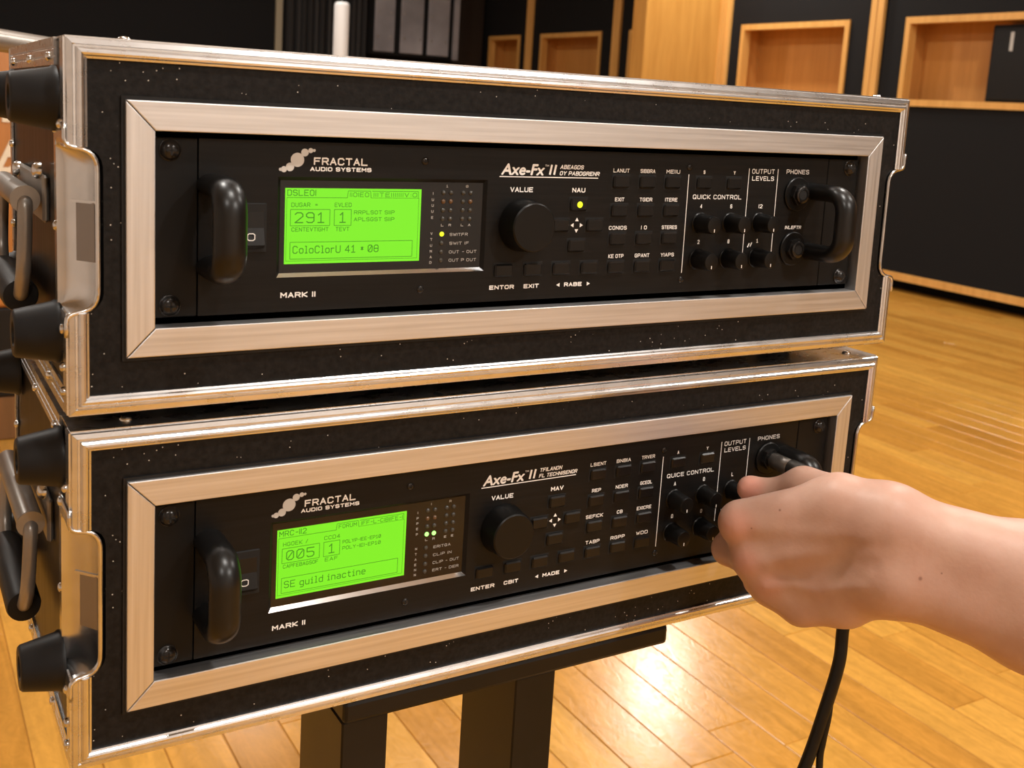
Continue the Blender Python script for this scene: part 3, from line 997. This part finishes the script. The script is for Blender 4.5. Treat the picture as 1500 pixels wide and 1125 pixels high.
    def button(x, z, lit=False):
        part('button_well', MB().bbox(x - bw - 0.8, x + bw + 0.8, PY - 0.12, PY + 0.3, z - bh - 0.8, z + bh + 0.8, 0.1, 1), gap_m)
        bt = part('button', MB().bbox(x - bw, x + bw, PY - 1.9, PY, z - bh, z + bh, 0.9, 1), button_m)
        if lit:
            part('button_led', MB().lathe([(1.9, -0.1), (1.9, 0.15), (1.4, 0.35)], (x, PY - 1.9, z), (0, -1, 0), 18), led_y, 60, bt, 'lit yellow lamp')
    for x in (36.4, 56.5, 76.5):
        for z in (26.3, 8.7, -8.7, -26.2):
            button(x, z)
    for x in (-43.6, -23.7, -3.8, 16.3):
        button(x, -26)
    button(6.2, 12.3, T['lit'])
    button(-6, -0.1)
    button(18.6, -0.2)
    button(6.2, -12.4)
    button(101.9, 26.3)
    button(127.2, 26.3)
    for (s, wd), (x, z) in zip(T['labels'], [(x, z) for z in (26.3, 8.7, -8.7, -26.2) for x in (36.4, 56.5, 76.5)]):
        txt(s, x - wd / 2, x + wd / 2, z + 5.5, z + 7.9, th=0.42)
    q = T['q']
    txt(q[0], 101.0, 102.6, 32, 34.3, th=0.5)
    txt(q[1], 126.4, 128.2, 32, 34.3, th=0.5)
    txt(q[2], 93.8, 134.6, 15.9, 18.8, th=0.46)
    for s, x, z in zip(q[3:], (101.3, 126.7, 152.4, 101.3, 126.8, 152.1), (11.2, 11.2, 11.3, -11.8, -11.8, -11.8)):
        wd = 1.7 * len(s)
        txt(s, x - wd / 2, x + wd / 2, z - 1.3, z + 1.4, th=0.5)
    txt('OUTPUT', 142.4, 162.3, 32.9, 36.0, th=0.46)
    txt('LEVELS', 142.9, 162.2, 28.3, 31.3, th=0.46)
    txt('PHONES', 173.3, 194.0, 33.2, 36.2, th=0.46)
    txt(T['jack'], 176.2, 191.2, -4.2, -1.9, th=0.5, shear=0.15)
    flat('divider_line', [seg(89.2, 31.6, 89.2, -31.5, 0.5)], print_m, plate)
    flat('divider_line', [seg(139.8, 36.2, 139.8, -21, 0.5)], print_m, plate)
    flat('divider_line', [seg(165.5, 36.2, 165.5, -21, 0.5)], print_m, plate)
    # value knob
    vk = part('value_knob', MB().lathe([(15.6, 0), (15.6, 1.0), (15.2, 2.0), (14.4, 12.6), (14.1, 13.6), (13.3, 14.2), (4, 14.2), (0.3, 14.2)], (-32.2, PY, 0.2), (0, -1, 0), 64), knob_m, 28)
    for x in (101.5, 126.9, 152.3):
        for z in (0.4, -23.0):
            kb = part('knob', MB().lathe([(6.9, 0), (6.9, 0.3), (6.4, 0.8), (5.6, 13.3), (5.2, 14.0), (4.6, 14.1), (0.3, 14.1)], (x, PY, z), (0, -1, 0), 32), knob_m, 30)
            part('pointer', MB().box(x - 0.3, x + 0.3, PY - 14.25, PY - 13.6, z - 4.4, z - 2.4), print_m, 0, kb)
    for x, z in ((145.0, -13.6), (147.2, -13.2)):
        flat('tick_mark', [seg(x - 1.2, z - 2.4, x + 0.2, z + 0.4, 0.9)] if T['lit'] else [seg(x, z - 0.6, x, z + 0.6, 0.4)], print_m, plate)
    # phone jacks
    for x, z in ((184.2, 19.6), (184.4, -17.6)):
        jk = part('jack_socket', MB().lathe([(11.6, 0), (11.6, 1.2), (11.0, 1.8), (8.4, 1.8)], (x, PY, z), (0, -1, 0), 40), knob_m, 20)
        hexp = [(x + 7.6 * math.cos(R(60 * k + 10)), z + 7.6 * math.sin(R(60 * k + 10))) for k in range(6)]
        part('hex_nut', MB().prism(hexp, 'y', PY - 4.6, PY - 1.6), screwm, 20, jk)
        part('bushing', MB().lathe([(5.6, 0), (5.6, 6.4), (5.0, 6.8), (3.5, 6.8), (3.4, 1)], (x, PY, z), (0, -1, 0), 32), screwm, 40, jk)
        part('jack_hole', MB().lathe([(3.3, 6.3), (3.3, 6.5)], (x, PY, z), (0, -1, 0), 24), gap_m, 0, jk)
    # small screws
    for x, z in ((-96.1, 35.7), (-96, -35.3), (89.5, 36), (89.2, -36)):
        ss = part('small_screw', MB().lathe([(2.2, 0), (2.2, 0.3), (1.5, 0.7), (0.3, 0.8)], (x, PY, z), (0, -1, 0), 16), screwm, 60)
        part('cross_slot', MB().box(x - 1.1, x + 1.1, PY - 0.9, PY - 0.6, z - 0.25, z + 0.25).box(x - 0.25, x + 0.25, PY - 0.9, PY - 0.6, z - 1.1, z + 1.1), gap_m, 0, ss)
    # carrying handles
    for x in (-211.8, 199.5):
        pts = [(x, PY + 0.5, 21.5), (x, -6, 21.5)]
        for k in range(1, 9):
            a = R(90 * k / 8)
            pts.append((x, -14 - 12 * math.sin(a), 9.5 + 12 * math.cos(a)))
        pts = [(x, PY + 0.5, 21.5), (x, -4, 21.5), (x, -12, 21.5)] + [(x, -14 - 12 * math.sin(R(90 * k / 8)), 9.5 + 12 * math.cos(R(90 * k / 8))) for k in range(1, 9)]
        pts += [(x, -26, 4), (x, -26, -3)] + [(x, -14 - 12 * math.cos(R(90 * k / 8)), -7.5 - 12 * math.sin(R(90 * k / 8))) for k in range(0, 8)] + [(x, -12, -19.5), (x, -4, -19.5), (x, PY + 0.5, -19.5)]
        part('carry_handle', MB().tube(pts, 6, 24, ell=(8.2, 5.8), ref=(1, 0, 0)), hgrip_m, 60)
    # power switch
    sw = part('switch_bezel', MB().bbox(-200.5, -184.3, PY - 0.7, PY + 0.5, -12.8, 12.6, 0.5, 1), gap_m)
    part('rocker', MB().add([(-199, PY - 0.5, -11.2), (-186, PY - 0.5, -11.2), (-186, PY - 3.4, -8.5), (-199, PY - 3.4, -8.5), (-199, PY - 1.2, 0), (-186, PY - 1.2, 0), (-186, PY - 0.6, 9.8), (-199, PY - 0.6, 9.8)],
                            [(0, 1, 2, 3), (3, 2, 5, 4), (4, 5, 6, 7), (0, 3, 4, 7), (1, 2, 5, 6)]), button_m, 0, sw)
    txt('O', -195.2, -191.0, -6.3, -2.4, th=0.45, y=PY - 3.2, parent=sw)


T1 = dict(lcd=['DSLEOI', 'IIOIEO', 'IIITEIIIIIIIV:O', 'DUGAR  =', 'EVLED', '291', 'RRPLSOT SIIP', 'APLSGST SIIP', 'CENTEVTIGHT', 'TEVT', 'ColoClorU 41 * 08'],
          grid={(0, 1): led_warm, (1, 1): led_warm, (3, 1): led_warm}, col={0: led_y}, top='18', lr='LRLA', v1='IUUUE', v2='VTUMAD',
          side=['SWITFR', 'SWIT IF', 'OUT - OUT', 'OUT P OUT'], sub=['ABEAGDS', 'OY PABDGRENR'], nav='NAU', enter='ENTOR', exit='EXIT', page='RABE', lit=True,
          labels=[('LANUT', 12.1), ('SIBBRA', 11.3), ('MEIIU', 10.8), ('EXIT', 7), ('TGIDR', 9.7), ('ITERE', 9.8), ('CONIOS', 13.4), ('I O', 4.5), ('STERES', 12), ('KE OTP', 11.4), ('GPANT', 11.4), ('YIAPS', 10.6)],
          q=['S', 'Y', 'QUICK CONTROL', '4', '6', 'I2', '2', '0', '1'], jack='INLEFTR')
T2 = dict(lcd=['MRC-II2', 'FORUM', 'IFF-L-CIBIIFE-I', 'HGOEK /', 'CCD4', '005', 'POLYP-IEE-EP10', 'POLY-IEI-EP10', 'CAPFEBAGSOF', 'EAF', 'SE guild inactine'],
          grid={(0, 3): led_g, (1, 3): led_g, (0, 1): led_warm, (1, 1): led_warm}, col={}, top='IR', lr='LREE', v1='IPPEP', v2='NTAENN',
          side=['ERITGA', 'CLIP IN', 'CLIP - OUT', 'ERT - DER'], sub=['TFILANDN', 'FL TECHNISENOR'], nav='MAV', enter='ENTER', exit='CBIT', page='MADE', lit=False,
          labels=[('LSIENT', 12.1), ('BNBIA', 11.3), ('TRVER', 10.8), ('REP', 7), ('NDER', 9.7), ('GCEDL', 9.8), ('SEFICK', 13.4), ('CB', 4.5), ('EXICRE', 12), ('TABP', 11), ('RGPP', 11.4), ('WDD', 9.6)],
          q=['A', 'Y', 'QUICE CONTROL', 'A', 'D', 'L', 'D', 'O', 'I'], jack='INPUT')
OFF = Vector((-1.0718, PY, 0.345 - 44.05))
pu = place('rack_processor', CU, EU_U, OFF)
tag(pu, 'black rack audio processor with green screen showing 291, in the upper flight case', 'audio processor')
processor(pu, T1)
pl = place('rack_processor', CL, EU_L, OFF)
tag(pl, 'black rack audio processor with green screen showing 005, a plug held at its socket', 'audio processor')
processor(pl, T2)

# ------------------------------------------------------------------ stand under the lower case
CB = -187.209 - HH - 1.0
st = empty('rack_stand', Wm(-60, 100, -FZ))
tag(st, 'black two-legged stand of flat posts carrying the lower flight case', 'stand')
SO = (-60, 100, -FZ)


def sp_(name, mb_, m_=standb_m):
    return link(name, mb_.mesh(name, SO, 30), m_, st)


sp_('top_plate', MB().bbox(-133.5, 103, 3.5, 215, CB - 13.5, CB + 0.4, 2.5, 2))
for x0, x1 in ((-133.5, -104.5), (-16.5, 13.5)):
    sp_('leg', MB().bbox(x0, x1, 5.5, 74, -FZ + 12, CB - 13, 1.0, 1))
sp_('base_plate', MB().bbox(-190, 70, -40, 300, -FZ, -FZ + 14, 2, 1))

# ------------------------------------------------------------------ plug and cable
lowm = Euler(EU_L).to_matrix()


def LW(x, y, z):
    return lowm @ Vector((x - 1.07, y, z + 0.345)) + CL


j0 = LW(184.2, PY, 19.6)
ax = lowm @ Vector((0, -1, 0))
cb = empty('audio_cable', Wm(*j0))
tag(cb, 'black audio cable with a metal jack plug held by the hand at the phones socket', 'cable')
jo = tuple(j0)
link('plug_collar', MB().lathe([(4.6, 5.5), (5.6, 6.6), (5.8, 7.5), (5.8, 22), (5.2, 23)], j0, ax, 32).mesh('plug_collar', jo, 40), plug_m, cb, 'grey metal plug collar')
link('plug_barrel', MB().lathe([(5.0, 22.6), (6.3, 23.4), (6.3, 52), (5.2, 55), (3.9, 66)], j0, ax, 32).mesh('plug_barrel', jo, 40), mat('plug_barrel_dark', (0.06, 0.055, 0.05), 0.32, 0.7), cb)
e0 = j0 + ax * 64
cpts = spline([e0 - ax * 6, e0 + ax * 6, e0 + ax * 18 + Vector((0, 0, -10)), (174, -92, -205), (170, -92, -222), (165.2, -90.8, -243.7), (161.9, -93.4, -267.4), (154.6, -92.7, -298.9), (144.4, -90.6, -337.8), (124.1, -84.7, -400.7), (98, -78, -520), (90, -76, -700), (96, -110, -850), (140, -190, -893), (300, -330, -895.8), (520, -380, -895.8)], 8)
link('cable_strand', MB().tube(cpts, 4.0, 14).mesh('cable_strand', jo, 60), cable_m, cb)
cpts2 = spline([(161.9, -92.4, -267.4), (158.2, -93.2, -285), (156.2, -94.6, -303), (153.9, -94.6, -319.4), (152.7, -95.4, -337.2), (154.5, -102.3, -398.7), (160, -110, -560), (165, -112, -760), (180, -140, -878), (260, -230, -897.5), (480, -300, -897.5)], 8)
link('cable_strand', MB().tube(cpts2, 2.3, 12).mesh('cable_strand', jo, 60), cable_m, cb)

# ------------------------------------------------------------------ hand and forearm (smooth blend of bones, meshed once)
J = dict(wr_r=(153.4, -123.6, -162.1), wr_u=(152.5, -128.5, -190.7), fa_r=(218.0, -179.8, -182.6), fa_u=(217.2, -184.2, -207.9),
         el_r=(316.7, -293.4, -206.3), el_u=(315.7, -299.0, -239.0), i_m=(102.8, -55.8, -179.5), i_mid=(139.3, -99.2, -158.1),
         m_m=(108.1, -65.1, -199.2), r_m=(116.8, -72.9, -213.6), p_m=(127.8, -88.3, -222.8), hyp=(143.1, -107.4, -214.0),
         t_c=(157.0, -98.6, -161.7), t_m=(149.2, -60.7, -160.4), t_i=(142.3, -40.0, -171.9), t_t=(135.3, -27.6, -171.5),
         i_p=(126.7, -26.1, -196.5), i_d=(160.1, -19.1, -192.1), i_t=(177.8, -22.9, -181.9), m_p=(112.9, -36.2, -206.3),
         m_d=(152.8, -22.4, -207.7), m_t=(171.9, -25.9, -197.1), r_p=(135.3, -43.3, -229.4), r_d=(167.3, -34.6, -226.3),
         r_t=(179.2, -36.7, -212.7), p_p=(150.3, -59.7, -237.8), p_d=(179.2, -49.5, -236.7), p_t=(187.1, -49.3, -223.6),
         th0=(150.7, -68.1, -181.7), th1=(162.3, -103.1, -181.1), pc0=(132.9, -66.2, -202.5), pc1=(155.7, -109.7, -187.1))
J = {k: np.array(v) for k, v in J.items()}


def sd_cone(P, a, ra, b, rb):
    ab = b - a
    t = np.clip(((P - a) @ ab) / (ab @ ab), 0, 1)
    return np.linalg.norm(P - a - t[:, None] * ab, axis=1) - (ra + t * (rb - ra))


def smin(a, b, k):
    h = np.clip(0.5 + 0.5 * (b - a) / k, 0, 1)
    return b * (1 - h) + a * h - k * h * (1 - h)


def arm_sdf(P):
    def c(a, ra, b, rb):
        return sd_cone(P, J[a], ra, J[b], rb)
    pal = c('i_m', 14.2, 'i_mid', 17.2)
    for q, k in ((c('i_mid', 17.2, 'wr_r', 20.4), 14), (c('m_m', 14.0, 'wr_r', 19.5), 10), (c('r_m', 13.0, 'wr_u', 19.5), 10), (c('p_m', 13.0, 'hyp', 15.2), 8), (c('hyp', 15.2, 'wr_u', 20.2), 12),
                 (c('wr_r', 20.4, 'fa_r', 28), 14), (c('wr_u', 20.4, 'fa_u', 28), 14), (c('fa_r', 28, 'el_r', 40), 16), (c('fa_u', 28, 'el_u', 40), 16), (c('wr_r', 20, 'wr_u', 20), 10),
                 (c('th0', 14, 'th1', 18), 10), (c('pc0', 15, 'pc1', 19), 10), (c('m_m', 12.5, 'r_m', 12.5), 8), (c('r_m', 12.5, 'p_m', 12.5), 8)):
        pal = smin(pal, q, k)
    th = smin(c('t_c', 17.5, 't_m', 12.4), c('t_m', 12.2, 't_i', 9.6), 5)
    th = smin(th, c('t_i', 9.6, 't_t', 8.9), 4)
    fi = smin(c('i_m', 13.6, 'i_p', 9.9), smin(c('i_p', 9.6, 'i_d', 8.5), c('i_d', 8.3, 'i_t', 7.3), 3), 3)
    fm = smin(c('m_m', 13.2, 'm_p', 10.6), smin(c('m_p', 10.4, 'm_d', 8.7), c('m_d', 8.4, 'm_t', 7.4), 3), 3)
    fr = smin(c('r_m', 12.4, 'r_p', 9.6), smin(c('r_p', 9.4, 'r_d', 8.2), c('r_d', 8.0, 'r_t', 7.1), 3), 3)
    fp = smin(c('p_m', 12.4, 'p_p', 8.7), smin(c('p_p', 8.5, 'p_d', 7.6), c('p_d', 7.4, 'p_t', 6.7), 3), 3)
    d = smin(pal, th, 5)
    for q in (fi, fm, fr, fp):
        d = smin(d, q, 2.6)
    return d


def surface_nets(fn, lo, hi, h):
    n = [int(math.ceil((hi[i] - lo[i]) / h)) + 1 for i in range(3)]
    gx, gy_, gz = [lo[i] + h * np.arange(n[i]) for i in range(3)]
    D = np.empty(n, np.float32)
    for i in range(n[0]):
        YY, ZZ = np.meshgrid(gy_, gz, indexing='ij')
        P = np.stack([np.full(YY.size, gx[i]), YY.ravel(), ZZ.ravel()], 1)
        D[i] = fn(P).reshape(n[1], n[2])
    S = D < 0
    cs = [(a, b, c) for a in (0, 1) for b in (0, 1) for c in (0, 1)]

    def sub(A, a, b, c):
        return A[a:n[0] - 1 + a, b:n[1] - 1 + b, c:n[2] - 1 + c]
    cnt = sum(sub(S, *q).astype(np.int8) for q in cs)
    act = (cnt > 0) & (cnt < 8)
    idx = -np.ones(act.shape, np.int64)
    I = np.argwhere(act)
    idx[act] = np.arange(len(I))
    acc = np.zeros((len(I), 3))
    num = np.zeros(len(I))
    for a in cs:
        for ax_ in range(3):
            if a[ax_] == 0:
                b = list(a)
                b[ax_] = 1
                da = sub(D, *a)[act].astype(float)
                db = sub(D, *b)[act].astype(float)
                cr2 = (da < 0) != (db < 0)
                t = np.where(cr2, da / (da - db + 1e-12), 0)
                pos = np.tile(np.array(a, float), (len(I), 1))
                pos[:, ax_] += t
                acc[cr2] += pos[cr2]
                num[cr2] += 1
    V = (I + acc / num[:, None]) * h + np.array(lo)
    F = []
    for ax_ in range(3):
        o1, o2 = [(1, 2), (2, 0), (0, 1)][ax_]
        sl = [slice(0, n[0]), slice(0, n[1]), slice(0, n[2])]
        s0, s1 = list(sl), list(sl)
        s0[ax_], s1[ax_] = slice(0, n[ax_] - 1), slice(1, n[ax_])
        A, B = S[tuple(s0)], S[tuple(s1)]
        E_ = np.argwhere(A != B)
        ok = (E_[:, o1] > 0) & (E_[:, o2] > 0) & (E_[:, o1] < n[o1] - 1) & (E_[:, o2] < n[o2] - 1)
        E_ = E_[ok]
        flip = ~A[tuple(E_.T)]
        q = []
        for d1, d2 in ((0, 0), (-1, 0), (-1, -1), (0, -1)):
            c = E_.copy()
            c[:, o1] += d1
            c[:, o2] += d2
            q.append(idx[tuple(c.T)])
        q = np.stack(q, 1)
        q[flip] = q[flip][:, ::-1]
        F.append(q)
    return V, np.concatenate(F)


pts_ = np.array(list(J.values()))
lo_ = pts_.min(0) - 46
hi_ = pts_.max(0) + 46
V, F = surface_nets(arm_sdf, lo_, hi_, 2.0)
# light smoothing, then tendon ridges pushed out along the normal
nb = np.zeros((len(V), 3))
ct = np.zeros(len(V))
for it in range(2):
    nb[:] = 0
    ct[:] = 0
    for a, b in ((0, 1), (1, 2), (2, 3), (3, 0)):
        np.add.at(nb, F[:, a], V[F[:, b]])
        np.add.at(ct, F[:, a], 1)
    V = V * 0.5 + 0.5 * nb / np.maximum(ct, 1)[:, None]
fn_ = np.cross(V[F[:, 2]] - V[F[:, 0]], V[F[:, 3]] - V[F[:, 1]])
vn = np.zeros_like(V)
for a in range(4):
    np.add.at(vn, F[:, a], fn_)
vn /= np.linalg.norm(vn, axis=1)[:, None] + 1e-9
if (vn * (V - V.mean(0))).sum() < 0:
    vn = -vn
    F = F[:, ::-1]
tow = -np.array(cf)
face = np.clip(vn @ tow, 0, 1)
ridges = [([(100.4, -72.6, -176.6), (116.6, -95.4, -171.6), (131.4, -123.1, -166.1)], 0.7, 5.0), ([(104.1, -78.4, -195.6), (118.2, -101.1, -184.2), (134.6, -126.4, -173.6)], 0.8, 4.5), ([(104.3, -79.2, -211.2), (114.4, -91.3, -206.0), (120.8, -104.6, -206.6), (132.6, -121.2, -195.4)], 1.1, 3.6), ([(117.7, -90.3, -203.1), (110.4, -82.6, -197.6)], -0.6, 5.0), ([(137.9, -131.2, -157.7), (134.1, -131.3, -169.5), (132.1, -132.3, -181.3)], -0.4, 3.0)]
fwd = np.array(cf)
for pl_, amp, sg in ridges:
    best = np.full(len(V), 1e9)
    for a, b in zip(pl_[:-1], pl_[1:]):
        A, B = np.array(a), np.array(b)
        AB = B - A
        AB = AB - fwd * (AB @ fwd)
        PA = V - A
        PA = PA - np.outer(PA @ fwd, fwd)
        t = np.clip(PA @ AB / (AB @ AB), 0, 1)
        best = np.minimum(best, np.linalg.norm(PA - t[:, None] * AB, axis=1))
    V = V + vn * (amp * np.exp(-(best / sg) ** 2) * face)[:, None]
wristb = (J['wr_r'] + J['wr_u']) / 2
ho = (wristb[0], wristb[1], wristb[2])
skin_m = mat('skin', (0.62, 0.36, 0.26), 0.48, Subsurface_Weight=0.12, Subsurface_Scale=0.006)
bsdf(skin_m).inputs['Subsurface Radius'].default_value = (1.0, 0.35, 0.2)
tcs = N(skin_m, 'ShaderNodeTexCoord')
nzs = N(skin_m, 'ShaderNodeTexNoise')
nzs.inputs['Scale'].default_value = 38
nzs.inputs['Detail'].default_value = 4
L(skin_m, tcs.outputs['Object'], nzs.inputs['Vector'])
rps = N(skin_m, 'ShaderNodeValToRGB')
rps.color_ramp.elements[0].position = 0.3
rps.color_ramp.elements[1].position = 0.7
rps.color_ramp.elements[0].color = (0.49, 0.275, 0.20, 1)
rps.color_ramp.elements[1].color = (0.58, 0.36, 0.275, 1)
L(skin_m, nzs.outputs['Fac'], rps.inputs[0])
col_out = rps.outputs[0]


def spot(center, rad, colr, strength, power=1.0):
    global col_out
    c = (Vector(center) - Vector(ho)) / 1000
    vm = N(skin_m, 'ShaderNodeVectorMath', operation='DISTANCE')
    vm.inputs[1].default_value = c
    L(skin_m, tcs.outputs['Object'], vm.inputs[0])
    mr = N(skin_m, 'ShaderNodeMapRange', interpolation_type='SMOOTHSTEP')
    mr.inputs[1].default_value, mr.inputs[2].default_value = rad / 1000, rad / 1000 * 0.2
    mr.inputs[3].default_value, mr.inputs[4].default_value = 0, strength
    L(skin_m, vm.outputs['Value'], mr.inputs[0])
    mx = N(skin_m, 'ShaderNodeMix', data_type='RGBA')
    mx.inputs[7].default_value = (*colr, 1)
    L(skin_m, mr.outputs[0], mx.inputs[0])
    L(skin_m, col_out, mx.inputs[6])
    col_out = mx.outputs[2]


spot((90.3, -64.2, -176.1), 17, (0.68, 0.30, 0.22), 0.55)
spot((92.5, -72.0, -197.6), 15, (0.66, 0.28, 0.21), 0.5)
spot((104.7, -81.6, -210.2), 13, (0.64, 0.29, 0.21), 0.4)
spot((128.4, -33.2, -166.8), 15, (0.78, 0.34, 0.26), 0.7)


def on_skin(p_):                   # skin vertex next to a point
    return V[np.argmin(np.linalg.norm(V - np.array(p_), axis=1))]


for q, r_ in (((107.6, -81.1, -161.9), 1.1), ((147.4, -153.2, -181.7), 1.7), ((97.1, -70.7, -176.4), 0.8), ((157.5, -160.7, -177.0), 0.8)):
    spot(on_skin(q), r_, (0.22, 0.10, 0.07), 0.8)
L(skin_m, col_out, bsdf(skin_m).inputs['Base Color'])
nzb = N(skin_m, 'ShaderNodeTexNoise')
nzb.inputs['Scale'].default_value = 420
nzb.inputs['Detail'].default_value = 3
L(skin_m, tcs.outputs['Object'], nzb.inputs['Vector'])
bps = N(skin_m, 'ShaderNodeBump')
bps.inputs['Strength'].default_value = 0.14
bps.inputs['Distance'].default_value = 0.0006
L(skin_m, nzb.outputs['Fac'], bps.inputs['Height'])
L(skin_m, bps.outputs[0], bsdf(skin_m).inputs['Normal'])
me = bpy.data.meshes.new('person')
me.from_pydata([tuple((q - np.array(ho)) / 1000) for q in V], [], [tuple(int(i) for i in f) for f in F])
me.shade_smooth()
person = link('person', me, skin_m)
person.location = Wm(*ho)
tag(person, 'bare forearm and hand reaching in from the side, fingers closed on the jack plug', 'person')

# ------------------------------------------------------------------ background things
# tan amplifier behind the cases
ao = (-380, 2650, -FZ)
am = empty('guitar_amplifier', Wm(*ao))
tag(am, 'tan-covered amplifier cabinet with white script mark on a black base behind the cases', 'amplifier')


def ap(name, mb_, m_, sm=35):
    return link(name, mb_.mesh(name, ao, sm), m_, am)


ap('cabinet', MB().bbox(-780, 60, 2500, 2820, H(362), H(1035), 16, 3), amp_m)
ap('black_base', MB().bbox(-780, 60, 2505, 2820, H(120), H(362), 6, 1), cable_m)
ap('grey_rail', MB().bbox(-780, 60, 2488, 2506, H(165), H(205), 8, 2), handle_m)
ap('plinth', MB().bbox(-770, 50, 2510, 2810, H(0), H(121), 4, 1), wood('plinth_wood', (0.16, 0.075, 0.025), (0.22, 0.10, 0.035)))
mk = stroke_mesh('b', -96, -50, H(718), H(800), 2498.5, ao, 0.45, 13)
link('script_mark', mk, mat('cream_mark', (0.85, 0.76, 0.60), 0.4), am)
ap('mark_dot', MB().lathe([(7, 0), (7, 1.2)], (-104, 2500.3, H(757)), (0, -1, 0), 16), mat('cream_mark'))
ap('corner_cap', MB().bbox(-80, -58, 2497, 2501, H(845), H(885), 1, 1), mat('cream_mark'))

# boom stand whose grey bar shows beyond the upper case
bo = (-900, 800, -FZ)
bs = empty('boom_stand', Wm(*bo))
tag(bs, 'grey tubular boom bar on a stand behind the upper flight case', 'stand')
link('bar', MB().tube([(-960, 800, 172), (-235, 800, 104.5), (40, 800, 78)], 12.5, 20).mesh('bar', bo, 60), handle_m, bs)
link('post', MB().lathe([(12, 14), (12, 1045), (9, 1055)], (-900, 800, -FZ), (0, 0, 1), 20).mesh('post', bo, 60), handle_m, bs)
link('clamp', MB().bbox(-920, -880, 780, 820, 140, 190, 5, 2).mesh('clamp', bo), rubber_m, bs)
link('round_base', MB().lathe([(150, 0), (150, 8), (140, 14), (14, 20)], (-900, 800, -FZ), (0, 0, 1), 40).mesh('round_base', bo), greysteel_m, bs)

# white column against the curtain
wo = (2585, 7000, -FZ)
wc = empty('white_column_speaker', Wm(*wo))
tag(wc, 'tall slim white column with rounded top standing before the dark curtain', 'column')
link('body', MB().lathe([(50, 26), (55, 30), (55, 1590), (52, 1606), (40, 1617), (10, 1620)], wo, (0, 0, 1), 32).mesh('body', wo, 50), white_m, wc)
link('foot', MB().lathe([(110, 0), (110, 18), (100, 26), (40, 30)], wo, (0, 0, 1), 32).mesh('foot', wo, 50), white_m, wc)

# dark curtain with folds
mbc = MB()
npt = 90
pc = []
for i in range(npt + 1):
    x = 2815 + (3560 - 2815) * i / npt
    pc.append((x, 8900 + 45 * math.sin(i * 0.9) + 12 * math.sin(i * 2.3)))
v = [(x, y, z) for z in (H(10), CEIL + 20) for x, y in pc] + [(x, y + 6, z) for z in (H(10), CEIL + 20) for x, y in pc]
n = npt + 1
f = []
for i in range(npt):
    f += [(i, i + 1, n + i + 1, n + i), (2 * n + i, 2 * n + i + 1, 3 * n + i + 1, 3 * n + i), (i, i + 1, 2 * n + i + 1, 2 * n + i)]
mbc.add(v, f)
cur = link('curtain', mbc.mesh('curtain', (3190, 8900, -FZ), 60), curtain_m)
cur.location = Wm(3190, 8900, -FZ)
tag(cur, 'charcoal folded curtain hanging on the dark back wall', 'curtain')

# grey metal wall cabinet with three doors
go = (4010, 8900, H(1350))
gc = empty('wall_cabinet', Wm(*go))
tag(gc, 'grey metal wall cabinet with three tall doors on the back wall', 'cabinet')


def gp(name, mb_, m_):
    return link(name, mb_.mesh(name, go, 30), m_, gc)


gp('carcass', MB().box(3575, 4450, 8760, 8998, H(1340), H(2500)), fabric_m)
for x0, x1 in ((3590, 3790), (3850, 4080), (4130, 4350)):
    dr = gp('door', MB().bbox(x0, x1, 8742, 8760, H(1365), H(2480), 5, 1), gpanel_m)
    for zz in (1500, 1720, 1900):
        for xx in (x0 + 35, x1 - 35):
            link('bolt', MB().lathe([(11, 0), (11, 4), (6, 8)], (xx, 8742, H(zz)), (0, -1, 0), 12).mesh('bolt', go, 50), greysteel_m, dr)
gp('side_strip', MB().box(4395, 4448, 8735, 8760, H(1340), H(2500)), gpanel_m)

# black speaker in the near niche
so_ = (XW + 90, 3130, H(1128))
spk = empty('monitor_speaker', Wm(*so_))
tag(spk, 'small black speaker sitting in the wood-lined wall niche', 'speaker')
link('cabinet', MB().bbox(XW + 20, XW + 165, 2960, 3316, H(1128), H(1540), 8, 2).mesh('cabinet', so_), fabric_m, spk)
link('grille_cloth', MB().bbox(XW + 14, XW + 21, 2975, 3301, H(1143), H(1525), 3, 1).mesh('grille_cloth', so_), cable_m, spk)
link('light_tag', MB().box(XW + 12, XW + 15, 3180, 3200, H(1400), H(1500)).mesh('light_tag', so_), printd_m, spk)
